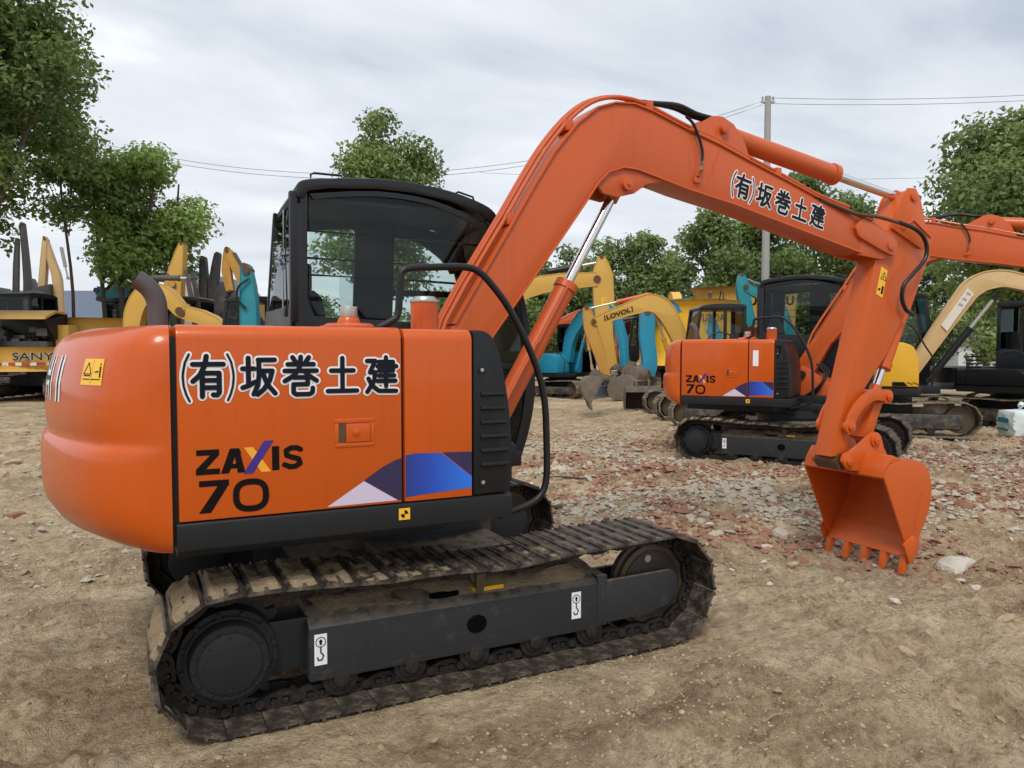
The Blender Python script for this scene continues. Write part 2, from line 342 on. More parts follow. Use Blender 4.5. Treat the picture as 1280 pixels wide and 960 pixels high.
def build_ground():
    rs = [0.]; r = .35
    while r < 34:
        rs.append(r); r *= 1.0085
    while r < 900:
        rs.append(r); r *= 1.14
    # finer angular steps inside the view, coarser behind
    A = []; a = az-R(50)
    while a < az+R(50): A.append(a); a += R(.27)
    while a < az-R(50)+2*math.pi: A.append(a); a += R(3.2)
    na = len(A); V = []
    for r in rs[1:]:
        for a in A:
            x = CP.x+r*math.cos(a); y = CP.y+r*math.sin(a); V.append((x, y, gh(x, y) if r < 200 else -.05))
    Fc = []
    nr = len(rs)-1
    for i in range(nr-1):
        for j in range(na):
            k = (j+1) % na
            Fc.append((i*na+j, (i+1)*na+j, (i+1)*na+k, i*na+k))
    V.append((CP.x, CP.y, gh(CP.x, CP.y))); c = len(V)-1
    for j in range(na): Fc.append((c, j, (j+1) % na))
    me = bpy.data.meshes.new('ground'); me.from_pydata(V, [], Fc); me.update()
    m = bpy.data.materials.new('clay ground'); m.use_nodes = True
    nt = m.node_tree; N = nt.nodes; L = nt.links; b = N['Principled BSDF']
    tc = N.new('ShaderNodeTexCoord'); O = tc.outputs['Object']
    def ns(sc, det=8, ro=.65, dist=0):
        n = N.new('ShaderNodeTexNoise'); n.inputs['Scale'].default_value = sc; n.inputs['Detail'].default_value = det; n.inputs['Roughness'].default_value = ro; n.inputs['Distortion'].default_value = dist
        L.new(O, n.inputs['Vector']); return n.outputs['Fac']
    def ramp(f, els):
        c = N.new('ShaderNodeValToRGB'); c.color_ramp.elements.remove(c.color_ramp.elements[1])
        c.color_ramp.elements[0].position = els[0][0]; c.color_ramp.elements[0].color = (*els[0][1], 1)
        for p, col in els[1:]:
            e = c.color_ramp.elements.new(p); e.color = (*col, 1)
        L.new(f, c.inputs[0]); return c.outputs[0]
    def mix(f, a, bb, mode='MIX', fv=None):
        x = N.new('ShaderNodeMix'); x.data_type = 'RGBA'; x.blend_type = mode
        if fv is None: L.new(f, x.inputs[0])
        else: x.inputs[0].default_value = fv
        for i, v in ((6, a), (7, bb)):
            if isinstance(v, tuple): x.inputs[i].default_value = (*v, 1)
            else: L.new(v, x.inputs[i])
        return x.outputs[2]
    def mr(f, a, bb, c=0., d=1.):
        x = N.new('ShaderNodeMapRange'); x.inputs[1].default_value = a; x.inputs[2].default_value = bb; x.inputs[3].default_value = c; x.inputs[4].default_value = d
        L.new(f, x.inputs[0]); return x.outputs[0]
    base = ramp(ns(.9, 10, .7, .6), [(.30, (.36, .255, .155)), (.45, (.66, .505, .335)), (.56, (.82, .65, .45)), (.72, (.94, .80, .59))])
    fineC = ramp(ns(22, 9, .85), [(.34, (.40, .37, .33)), (.45, (.78, .76, .74)), (.53, (.96, .95, .93)), (.66, (1.12, 1.12, 1.08))])
    c = mix(None, base, fineC, 'MULTIPLY', .9)
    fineD = ramp(ns(6, 9, .75, .8), [(.36, (.55, .52, .48)), (.5, (.92, .91, .89)), (.64, (1.1, 1.1, 1.06))])
    c = mix(None, c, fineD, 'MULTIPLY', .8)
    mpd = N.new('ShaderNodeMapping'); mpd.inputs['Rotation'].default_value = (0, 0, -.28); mpd.inputs['Scale'].default_value = (.7, 4.2, 1); L.new(O, mpd.inputs[0])
    nd = N.new('ShaderNodeTexNoise'); nd.inputs['Scale'].default_value = 1.3; nd.inputs['Detail'].default_value = 10; nd.inputs['Roughness'].default_value = .72; nd.inputs['Distortion'].default_value = .5; L.new(mpd.outputs[0], nd.inputs['Vector'])
    c = mix(None, c, ramp(nd.outputs['Fac'], [(.36, (.62, .58, .53)), (.5, (.96, .95, .93)), (.64, (1.12, 1.12, 1.1))]), 'MULTIPLY', .8)
    # damp dark patches
    c = mix(mr(ns(.45, 8, .7, .5), .53, .70, 0, .55), c, (.25, .18, .115))
    # pale dry crust
    c = mix(mr(ns(2.3, 9, .75, .4), .60, .70, 0, .6), c, (.58, .49, .37))
    # brick dust, more of it where the rubble lies
    g = N.new('ShaderNodeVectorMath'); g.operation = 'DISTANCE'; g.inputs[1].default_value = (7.5, 5.0, 0); L.new(O, g.inputs[0])
    rub = mr(g.outputs['Value'], 3.0, 9.5, 1., 0.)
    mm = N.new('ShaderNodeMath'); mm.operation = 'MULTIPLY'; L.new(rub, mm.inputs[0]); L.new(mr(ns(3.1, 9, .8), .50, .62, 0, .7), mm.inputs[1])
    c = mix(mm.outputs[0], c, (.30, .145, .09))
    # small chips
    def chips(sc, thr, amt):
        v = N.new('ShaderNodeTexVoronoi'); v.inputs['Scale'].default_value = sc; v.inputs['Randomness'].default_value = 1; L.new(O, v.inputs['Vector'])
        s = N.new('ShaderNodeSeparateColor'); L.new(v.outputs['Color'], s.inputs[0])
        a = mr(s.outputs[0], thr, thr+.02); d = mr(v.outputs['Distance'], .25, .38, 1, 0)
        m2 = N.new('ShaderNodeMath'); m2.operation = 'MULTIPLY'; L.new(a, m2.inputs[0]); L.new(d, m2.inputs[1])
        m3 = N.new('ShaderNodeMath'); m3.operation = 'MULTIPLY'; m3.inputs[1].default_value = amt; L.new(m2.outputs[0], m3.inputs[0])
        return m3.outputs[0], s.outputs[1]
    f1, r1 = chips(30, .90, .45)
    c = mix(f1, c, ramp(r1, [(.3, (.50, .45, .37)), (.6, (.36, .17, .10)), (.8, (.13, .10, .07))]))
    f2, r2 = chips(75, .86, .4)
    c = mix(f2, c, ramp(r2, [(.3, (.52, .46, .37)), (.7, (.16, .12, .08))]))
    # far grass verge beyond the yard
    gd = N.new('ShaderNodeVectorMath'); gd.operation = 'LENGTH'; L.new(O, gd.inputs[0])
    c = mix(mr(gd.outputs['Value'], 42, 60), c, (.07, .09, .035))
    L.new(c, b.inputs['Base Color'])
    b.inputs['Roughness'].default_value = .95; b.inputs['Specular IOR Level'].default_value = .15
    hsum = None
    for sc, wt in ((9, .5), (24, .5), (60, .3), (120, .08)):
        f = ns(sc, 5, .7)
        x = N.new('ShaderNodeMath'); x.operation = 'MULTIPLY'; x.inputs[1].default_value = wt; L.new(f, x.inputs[0])
        if hsum is None: hsum = x.outputs[0]
        else:
            y = N.new('ShaderNodeMath'); y.operation = 'ADD'; L.new(hsum, y.inputs[0]); L.new(x.outputs[0], y.inputs[1]); hsum = y.outputs[0]
    for f, w in ((f1, .3), (f2, .15)):
        x = N.new('ShaderNodeMath'); x.operation = 'MULTIPLY_ADD'; x.inputs[1].default_value = w; L.new(f, x.inputs[0]); L.new(hsum, x.inputs[2]); hsum = x.outputs[0]
    bp = N.new('ShaderNodeBump'); bp.inputs['Strength'].default_value = 1.; bp.inputs['Distance'].default_value = .10
    L.new(hsum, bp.inputs['Height']); L.new(bp.outputs['Normal'], b.inputs['Normal'])
    me.materials.append(m); me.shade_smooth()
    o = bpy.data.objects.new('ground', me); COL.objects.link(o); struct(o)
build_ground()

# ------------------------------------------------------------------ excavator: shared builders
def track_path(a, r, zc, sag=.0):
    """closed path of the shoe plane: list of (pos(s)) sampled by length"""
    pts = []
    n = 60
    for i in range(n): t = i/n; pts.append((-a+2*a*t, zc-r))
    for i in range(24): t = -math.pi/2+math.pi*i/24; pts.append((a+r*math.cos(t), zc+r*math.sin(t)))
    for i in range(n): t = i/n; pts.append((a-2*a*t, zc+r-sag*math.sin(math.pi*t)**2*(1+.25*math.sin(6*math.pi*t))))
    for i in range(24): t = math.pi/2+math.pi*i/24; pts.append((-a+r*math.cos(t), zc+r*math.sin(t)))
    return pts
def path_frames(pts, n, ph=0.):
    P = [Vector(p) for p in pts]; m = len(P); L = [0.]
    for i in range(m): L.append(L[-1]+(P[(i+1) % m]-P[i]).length)
    T = L[-1]; out = []; i = 0
    for k in range(n):
        def at(s):
            s %= T; j = 0
            while L[j+1] < s: j += 1
            return P[j].lerp(P[(j+1) % m], (s-L[j])/(L[j+1]-L[j]))
        s = T*(k+ph)/n; h = T/n*.42
        q0 = at(s-h); q1 = at(s+h); c = (q0+q1)/2*.5+at(s)*.5; t = (q1-q0).normalized()
        out.append((c, t))
    return out, T/n
def shoe_bm(w, p, s=1.):
    """one track shoe: x along travel, y across, +z outwards"""
    bm = B(); g = .018*s
    prof = [(-p*.49, -.006), (-p*.49, g*.8), (-p*.41, g), (-p*.37, .008), (-p*.05, .006), (-p*.035, g), (p*.035, g), (p*.05, .006), (p*.33, .006), (p*.36, g), (p*.42, g*.9), (p*.49, .004), (p*.49, -.006)]
    prism(bm, prof, -w/2, w/2, 'y')
    return bm
def link_bm(p, s=1.):
    bm = B()
    for y in (-.055, .055):
        prism(bm, [(-p*.48, -.060*s), (-p*.20, -.075*s), (p*.20, -.075*s), (p*.48, -.060*s), (p*.50, -.022*s), (p*.3, -.008), (-p*.3, -.008), (-p*.50, -.022*s)], y-.014, y+.014, 'y')
    cyl(bm, (p*.45, -.085, -.042*s), (p*.45, .085, -.042*s), .020*s, n=10)
    for dx in (-p*.16, p*.16):
        for y in (-.071, .071): cyl(bm, (dx, y-.003, -.038*s), (dx, y+.003, -.038*s), .013*s, n=8)
    return bm
def place_on_path(bmsrc, frames, y, side=1):
    """merge many copies of a small mesh along the track"""
    me = bpy.data.meshes.new('tmp'); bmsrc.to_mesh(me); bmsrc.free()
    bm = B()
    for c, t in frames:
        M4 = frame_mat(c, t, y)
        k = len(bm.verts); bm.from_mesh(me); bm.verts.ensure_lookup_table()
        for v in bm.verts[k:]: v.co = M4 @ v.co
    bpy.data.meshes.remove(me); return bm
def frame_mat(c, t, y):
    # travel direction runs anticlockwise in xz, outward normal is to its right
    n = Vector((t.y, -t.x))
    return Matrix(((t.x, 0, n.x, c.x), (0, 1, 0, y), (t.y, 0, n.y, c.y), (0, 0, 0, 1)))
def plan_curve(half, xs, xt):
    """counterweight outline seen from above, from the right seam round the tail to the left seam"""
    d = xs-xt
    q = [(xs, -half), (xs-.14*d, -half*.995), (xs-.32*d, -half*.96), (xs-.52*d, -half*.87), (xs-.70*d, -half*.70), (xs-.86*d, -half*.46), (xs-.965*d, -half*.22), (xt, 0)]
    q = spl(q, 5); return q+[(x, -y) for x, y in q[-2::-1]]
def counterweight(half, xs, xt, sec, parent, m, bev=0, name='counterweight'):
    pl = plan_curve(half, xs, xt); n = len(pl); bm = B(); rows = []
    for z, off, fade in sec:
        row = []
        for i, (x, y) in enumerate(pl):
            a = pl[max(i-1, 0)]; b = pl[min(i+1, n-1)]; t = Vector((b[0]-a[0], b[1]-a[1])).normalized()
            nn = Vector((t.y, -t.x))
            e = min(i, n-1-i)/(n/2); w = sstep(.10, .75, e) if fade else 1.
            o = off*w
            row.append(bm.verts.new((x-nn.x*o, y-nn.y*o*1., z)))
        rows.append(row)
    # outward normal check: push inwards towards the body
    for a, b in zip(rows, rows[1:]):
        for i in range(n-1): bm.faces.new((a[i], a[i+1], b[i+1], b[i]))
    bm.faces.new(rows[0]); bm.faces.new(rows[-1][::-1])
    bm.faces.new([r[0] for r in rows]+[r[-1] for r in rows[::-1]])
    return obj(name, bm, m, parent)
def rounded_yz(y0, y1, z0, z1, r0, r1=None, n=5):
    """section with rounded upper corners; r0 at y0 side, r1 at y1 side"""
    r1 = r0 if r1 is None else r1
    p = [(y0, z0)]
    for i in range(n+1): t = math.pi-math.pi/2*i/n; p.append((y0+r0+r0*math.cos(t), z1-r0+r0*math.sin(t)))
    for i in range(n+1): t = math.pi/2-math.pi/2*i/n; p.append((y1-r1+r1*math.cos(t), z1-r1+r1*math.sin(t)))
    p.append((y1, z0)); return p

def bucket(parent, T, yc, w, m, teeth=5, prof=None, top=None):
    """prof = back curve outline in xz from opening top to lip (lip last); open on the line lip->top"""
    bm = B(); t = .014
    pr = prof; n = len(pr)
    y0, y1 = yc-w/2, yc+w/2
    cx = sum(p[0] for p in pr)/n; cz = sum(p[1] for p in pr)/n
    inn = []
    for i, p in enumerate(pr):
        a = Vector(pr[max(i-1, 0)]); b = Vector(pr[min(i+1, n-1)]); d = (b-a).normalized(); nn = Vector((-d.y, d.x))
        if nn.dot(Vector((cx-p[0], cz-p[1]))) < 0: nn = -nn
        inn.append((p[0]+nn.x*t, p[1]+nn.y*t))
    for q0, q1, r0, r1 in zip(pr, pr[1:], inn, inn[1:]):
        vs = [bm.verts.new(v) for v in ((q0[0], y0, q0[1]), (q1[0], y0, q1[1]), (q1[0], y1, q1[1]), (q0[0], y1, q0[1]), (r0[0], y0, r0[1]), (r1[0], y0, r1[1]), (r1[0], y1, r1[1]), (r0[0], y1, r0[1]))]
        for f in ((0, 1, 2, 3), (7, 6, 5, 4), (0, 4, 5, 1), (3, 2, 6, 7)): bm.faces.new([vs[i] for i in f])
    def cap(i):
        vs = [bm.verts.new(v) for v in ((pr[i][0], y0, pr[i][1]), (pr[i][0], y1, pr[i][1]), (inn[i][0], y1, inn[i][1]), (inn[i][0], y0, inn[i][1]))]; bm.faces.new(vs)
    cap(0); cap(-1)
    bmesh.ops.remove_doubles(bm, verts=bm.verts, dist=.0005)
    shell = obj('bucket_shell', bm, m, parent)
    for y in (y0-.004, y1-.016+.004):
        bm = B(); prism(bm, [tuple(p) for p in pr], y, y+.016, 'y'); obj('side_plate', bm, m, parent, bevel=.003)
    # teeth
    lip = Vector(pr[-1]); d = (lip-Vector(pr[-2])).normalized(); nn = Vector((-d.y, d.x))
    tl = .125*w/.7; d = (d+Vector((0, -.5)) if d.y < -.3 else d).normalized(); nn = Vector((-d.y, d.x))
    for k in range(teeth):
        yy = y0+.03+(w-.06)*k/(teeth-1); hw = .024*w/.7
        bm = B()
        a = lip-d*tl*.55; b = lip+d*tl*.15; c = lip+d*tl
        o = [a+nn*.020, b+nn*.028, c+nn*.006, c-nn*.010, b-nn*.034, a-nn*.024]
        prism(bm, [tuple(q) for q in o], yy-hw, yy+hw, 'y')
        obj('tooth', bm, m, parent, bevel=.006)
    return shell

def pin_boss(bm, x, z, y0, y1, r, n=18): cyl(bm, (x, y0, z), (x, y1, z), r, n=n)

def hyd_cyl(parent, p0, p1, frac, r, rr, mbar, mrod='chrome', name='hydraulic_cylinder'):
    p0 = Vector(p0); p1 = Vector(p1); d = p1-p0; q = p0+d*frac; u = d.normalized()
    bm = B(); cyl(bm, p0+u*.03, q, r, n=22); cyl(bm, q-u*.035, q+u*.012, r*1.14, n=22); cyl(bm, p0, p0+u*.06, r*.8, n=14)
    a, b = frame_dir(u)
    yv = Vector((0, 1, 0)); cyl(bm, p0-yv*r*.8, p0+yv*r*.8, r*.85, n=16)
    o = obj(name, bm, mbar, parent)
    bm = B(); cyl(bm, q, p1-u*.04, rr, n=16); obj('rod', bm, mrod, o)
    bm = B(); cyl(bm, p1-yv*r*.75, p1+yv*r*.75, r*.75, n=16); cyl(bm, p1-u*.09, p1, rr*1.5, n=14); obj('rod_eye', bm, mbar, o)
    return o

# ------------------------------------------------------------------ THE ORANGE MACHINE
YS = -1.12
def side(u, v, d): return Vector((u, YS-d, v))

def undercarriage_main(root):
    a, r, zc = 1.08, .278, .30
    frames, p = path_frames(track_path(a, r, zc, .035), 40, .35)
    sme = None; shoe_o = None
    for sgn in (-1, 1):
        yc = sgn*.875
        tr = obj('track', place_on_path(link_bm(p), frames, yc), 'link', root)
        bmw = B()
        for dx in (-p*.17, p*.17):
            for y in (-.0705, .0705): box(bmw, dx-.013, dx+.013, y-.002, y+.002, -.055, -.027)  # black plates painting the shade inside the link holes
        bmw = place_on_path(bmw, frames, yc); mw = bpy.data.meshes.new('tmp'); bmw.to_mesh(mw); bmw.free()
        bmt = B(); bmt.from_mesh(tr.data); nf = len(bmt.faces); bmt.from_mesh(mw); bmt.faces.ensure_lookup_table()
        for f in bmt.faces[nf:]: f.material_index = 1
        bmt.to_mesh(tr.data); bmt.free(); bpy.data.meshes.remove(mw); tr.data.materials.append(M['opening_shade'])
        # cakes of mud pressed between the grousers, thick over the rear sprocket
        for k, (c, t) in enumerate(frames):
            up = t.x < 0
            rearness = sstep(.1, -1.0, c.x)
            amt = (.22+.9*rearness) if up else .5*sstep(-1.0, -1.3, c.x)-.15
            if rng.random() > amt+.15: continue
            bm = B(); nx, ny = 10, 26; F4 = frame_mat(c, t, yc); G = []
            for i in range(nx+1):
                row = []
                for j in range(ny+1):
                    x = -p*.5+p*i/nx; y = -.222+.444*j/ny; ed = min(1, min(i, nx-i)/2, min(j, ny-j)/2)
                    q = F4 @ Vector((x, y, 0)); nz = noise.noise(q*9)+.6*noise.noise(q*27)
                    hh = (-.012+.030*amt+.022*nz)*ed+(1-ed)*-.008
                    row.append(bm.verts.new(F4 @ Vector((x, y, hh+.003))))
                G.append(row)
            for i in range(nx):
                for j in range(ny): bm.faces.new((G[i][j], G[i+1][j], G[i+1][j+1], G[i][j+1]))
            obj('caked_mud', bm, 'mud', tr)
        for k, (c, t) in enumerate(frames):
            if sme is None:
                bm = shoe_bm(.45, p); shoe_o = obj('track_shoe', bm, 'shoe', tr); sme = shoe_o.data; o = shoe_o
            else:
                o = shoe_o.copy(); COL.objects.link(o); o.parent = tr
            o.matrix_local = frame_mat(c, t, yc) @ Matrix.Rotation(R(rng.uniform(-1.2, 1.2)), 4, 'Y')
        # side frame with a sloping top that collects mud
        o_, i_ = (yc+sgn*.115, yc-sgn*.13)
        bm = B(); prism(bm, [(o_, .128), (o_, .36), (yc+sgn*.09, .385), (yc-sgn*.03, .43), (i_, .44), (i_, .16)], -.76, .72, 'x')
        fr = obj('track_frame', bm, 'frame', root, bevel=.012)
        bm = B(); prism(bm, [(.725, .15), (.725, .365), (1.165, .372), (1.20, .34), (1.20, .25), (1.15, .19), (1.0, .15)], o_-sgn*.03, o_, 'y')
        prism(bm, [(.725, .15), (.725, .365), (1.165, .372), (1.20, .34), (1.20, .25), (1.15, .19), (1.0, .15)], i_, i_+sgn*.03, 'y')
        box(bm, .69, .75, *sorted((i_, o_+sgn*.004)), .14, .40)
        obj('idler_yoke', bm, 'frame', fr, bevel=.006)
        bm = B()
        for ang in [i*math.pi*2/20 for i in range(20)]: pass
        box(bm, .705, .728, *sorted((o_, o_+sgn*.006)), .15, .36); obj('weld_rib', bm, 'frame', fr, bevel=.002)
        # black plates painting the shade of slots in the frame side and top
        bm = B(); prism(bm, [(.02+.05*math.cos(t*math.pi/8), .262+.042*math.sin(t*math.pi/8)) for t in range(16)], o_+sgn*.002, o_+sgn*.006, 'y')
        obj('frame_hole_shade', bm, 'opening_shade', fr, flat=True)
        bm = B(); prism(bm, [(-.12+.075*math.cos(t*math.pi/8), yc+sgn*.055+.022*math.sin(t*math.pi/8)) for t in range(16)], .395, .412, 'z'); obj('top_slot_shade', bm, 'opening_shade', fr)
        bm = B(); prism(bm, [(.02, yc+sgn*.035), (.17, yc+sgn*.03), (.18, yc+sgn*.075), (.03, yc+sgn*.08)], .40, .418, 'z'); obj('faded_label', bm, 'stickery', fr)
        # dried mud lying on the frame
        bm = B(); nx, ny = 60, 9
        g = [[None]*(ny+1) for _ in range(nx+1)]
        for i in range(nx+1):
            for j in range(ny+1):
                x = -.73+1.42*i/nx; y = yc+sgn*(.105-.20*j/ny)
                e = min(i, nx-i, j*2, (ny-j)*2)/5
                zt = .372+.075*min(1, j/ny*1.2)
                hgt = max(-.02, (.030+.055*noise.noise(Vector((x*5, y*6, sgn)))+.02*noise.noise(Vector((x*19, y*19, 2))))*min(1, e))
                g[i][j] = bm.verts.new((x, y, zt+hgt-.012))
        for i in range(nx):
            for j in range(ny): bm.faces.new((g[i][j], g[i+1][j], g[i+1][j+1], g[i][j+1]))
        obj('dried_mud', bm, 'mud', fr)
        # sprocket and final drive
        bm = B(); n = 21; pts = []
        for i in range(n*4):
            t = 2*math.pi*i/(n*4); rr = (.255, .255, .222, .222)[i % 4]; pts.append((-a+rr*math.cos(t), zc-.01+rr*math.sin(t)))
        prism(bm, pts, yc-.02, yc+.02, 'y'); sp = obj('sprocket', bm, 'hub', root)
        bm = B()
        y1 = yc+sgn*.02
        cyl(bm, (-a, y1, .29), (-a, yc+sgn*.085, .29), .205, .195, n=36)
        cyl(bm, (-a, yc+sgn*.085, .29), (-a, yc+sgn*.10, .29), .172, n=36)
        cyl(bm, (-a, yc+sgn*.10, .29), (-a, yc+sgn*.155, .29), .160, .15, n=36)
        for i in range(12):
            t = 2*math.pi*i/12+.2; x = -a+.182*math.cos(t); z = .29+.182*math.sin(t)
            cyl(bm, (x, yc+sgn*.08, z), (x, yc+sgn*.10, z), .011, n=6)
        hb = obj('final_drive', bm, 'hub', sp)
        bm = B(); cyl(bm, (-a, yc+sgn*.155, .29), (-a, yc+sgn*.168, .29), .122, n=36)
        for i in range(8):
            t = 2*math.pi*i/8; x = -a+.108*math.cos(t); z = .29+.108*math.sin(t)
            cyl(bm, (x, yc+sgn*.166, z), (x, yc+sgn*.173, z), .007, n=6)
        for q in range(4):
            t0 = math.pi/2*q; 
        for i in range(14):
            t = 2*math.pi*i/14+.1; x = -a+.139*math.cos(t); z = .29+.139*math.sin(t); cyl(bm, (x, yc+sgn*.15, z), (x, yc+sgn*.163, z), .0085, n=6)
        obj('hub_cover', bm, 'hub', sp, bevel=.0025)
        bm = B(); cyl(bm, (-a, yc-sgn*.2, .29), (-a, yc-sgn*.02, .29), .16, n=24); box(bm, -a+.04, -.74, *sorted((yc-sgn*.13, yc+sgn*.06)), .18, .40)
        obj('motor_housing', bm, 'hub', sp, bevel=.01)
        # idler
        bm = B(); cyl(bm, (a, yc-.045, zc-.01), (a, yc+.045, zc-.01), .212, n=40); cyl(bm, (a, yc-.02, zc-.01), (a, yc+.02, zc-.01), .235, n=40)
        idl = obj('idler', bm, 'idlerrim', root, bevel=.006)
        bm = B(); 
        for s2 in (-1, 1): cyl(bm, (a, yc+s2*.044, zc-.01), (a, yc+s2*.052, zc-.01), .18, n=36); cyl(bm, (a, yc+s2*.05, zc-.01), (a, yc+s2*.10, zc-.01), .055, n=20)
        obj('idler_web', bm, 'idler', idl, bevel=.003)
        bm = B(); cyl(bm, (a-.03, yc+sgn*.05, zc+.13), (a-.03, yc+sgn*.055, zc+.13), .02, n=14); obj('grease_plug', bm, 'silver', idl)
        # rollers
        for x in (-.62, -.30, .02, .34, .66):
            bm = B(); cyl(bm, (x, yc-.10, .118), (x, yc+.10, .118), .055, n=18)
            for y in (-.075, .075): cyl(bm, (x, yc+y-.018, .118), (x, yc+y+.018, .118), .078, n=20)
            for y in (-.11, .11): cyl(bm, (x, yc+y-.006, .118), (x, yc+y+.006, .118), .034, n=14)
            obj('track_roller', bm, 'link', root, bevel=.004)
        bm = B(); cyl(bm, (.05, yc-.07, .475), (.05, yc+.085, .475), .042, n=18); box(bm, .03, .07, yc-.09, yc-.06, .40, .49); cyl(bm, (.05, yc+.085, .475), (.05, yc+.10, .475), .022, n=12)
        obj('carrier_roller', bm, 'idlerrim', root, bevel=.003)
        for x, wd in ((-.71, .052), (.565, .052)):
            P = lambda u, v, d: Vector((u, o_+sgn*(.002+d), v))
            bm = B(); poly(bm, P, [(x-.027, .20), (x+.027, .20), (x+.027, .335), (x-.027, .335)], 0)
            st = obj('lifting_point_sticker', bm, 'white', fr, flat=True)
            bm = B(); sx = [0]
            stroke(bm, P, [(x+.021*math.cos(t*math.pi/8), .300+.021*math.sin(t*math.pi/8)) for t in range(17)], .0035, .001, sx)
            poly(bm, P, [(x-.010, .301), (x, .314), (x+.010, .301)], .0012); poly(bm, P, [(x-.005, .301), (x+.005, .301), (x+.005, .288), (x-.005, .288)], .0012)
            obj('sticker_arrow', bm, 'ink', st, flat=True)
            bm = B(); sx = [0]
            stroke(bm, P, [(x, .278), (x, .256), (x+.012, .240), (x+.004, .222), (x-.010, .222), (x-.014, .234)], .007, .001, sx)
            obj('sticker_hook', bm, 'green', st, flat=True)
    bm = B()
    box(bm, -.34, .34, -.76, .76, .36, .56)
    prism(bm, [(-.62, .35), (.62, .35), (.42, .5), (-.42, .5)], -.76, .76, 'y')
    cf = obj('centre_frame', bm, 'frame', root, bevel=.015)
    bm = B(); cyl(bm, (0, 0, .5), (0, 0, .70), .50, n=48); cyl(bm, (0, 0, .60), (0, 0, .64), .54, n=48); obj('swing_bearing', bm, 'hub', root)

SEC = [(.775, .17, 0), (.79, .12, 0), (.83, .055, 0), (.89, .018, 0), (.96, .003, 0), (1.03, 0, 0), (1.12, .002, 1), (1.155, .006, 1), (1.175, .016, 1), (1.185, .030, 1), (1.20, .034, 1), (1.225, .027, 1), (1.30, .022, 1), (1.42, .030, 1), (1.50, .048, 1), (1.56, .068, 1), (1.60, .10, 1), (1.628, .145, 1), (1.642, .20, 1), (1.645, .27, 1)]
def cw_main(root):
    # round the side top edge as well: offsets near the seam grow only close to the top
    half, xs, xt = 1.12, -1.285, -1.80
    pl = plan_curve(half, xs, xt); n = len(pl); bm = B(); rows = []
    top = {1.56: .004, 1.60: .018, 1.628: .045, 1.642: .09, 1.645: .14}
    bot = {.775: .035, .79: .018, .83: .004, .89: 0, .96: 0}
    for z, off, fade in SEC:
        row = []
        for i, (x, y) in enumerate(pl):
            a = pl[max(i-1, 0)]; b = pl[min(i+1, n-1)]; t = Vector((b[0]-a[0], b[1]-a[1])).normalized(); nn = Vector((t.y, -t.x))
            if nn.dot(Vector((x+1.0, y))) < 0: nn = -nn
            e = min(i, n-1-i)/(n/2)
            w = sstep(.0, .55, e) if fade else sstep(-.05, .5, e)
            o = off*w + top.get(z, 0)*(1-w) + bot.get(z, 0)*(1-w)
            row.append(bm.verts.new((x-nn.x*o, y-nn.y*o, z)))
        rows.append(row)
    for a, b in zip(rows, rows[1:]):
        for i in range(n-1): bm.faces.new((a[i], a[i+1], b[i+1], b[i]))
    bm.faces.new(rows[0]); bm.faces.new(rows[-1][::-1])
    bm.faces.new([r[0] for r in rows]+[r[-1] for r in rows[::-1]])
    cw = obj('counterweight', bm, 'hood', root)
    # surface point helper for decals
    def surf(e, z, d):
        """e: 0..1 along the plan curve from right seam, z height, d stand-off"""
        zs = [s[0] for s in SEC]
        k = max(1, min(len(zs)-1, next((i for i, q in enumerate(zs) if q >= z), len(zs)-1)))
        f = (z-zs[k-1])/(zs[k]-zs[k-1]); ii = e*(n-1); i = min(n-2, int(ii)); g = ii-i
        def off(kk, i):
            zz, o0, fade = SEC[kk]; ee = min(i, n-1-i)/(n/2); w = sstep(.0, .55, ee) if fade else sstep(-.05, .5, ee)
            return o0*w+(top.get(zz, 0)+bot.get(zz, 0))*(1-w)
        def pt(i):
            x, y = pl[i]; a = pl[max(i-1, 0)]; b = pl[min(i+1, n-1)]; t = Vector((b[0]-a[0], b[1]-a[1])).normalized(); nn = Vector((t.y, -t.x))
            if nn.dot(Vector((x+1.0, y))) < 0: nn = -nn
            o = off(k-1, i)*(1-f)+off(k, i)*f-d
            return Vector((x-nn.x*o, y-nn.y*o, z))
        return pt(i).lerp(pt(i+1), g)
    return cw, surf

def wrap_patch(bm, surf, e0, e1, z0, z1, d, n=6, m=4):
    g = [[bm.verts.new(surf(e0+(e1-e0)*i/n, z0+(z1-z0)*j/m, d)) for j in range(m+1)] for i in range(n+1)]
    for i in range(n):
        for j in range(m): bm.faces.new((g[i][j], g[i+1][j], g[i+1][j+1], g[i][j+1]))

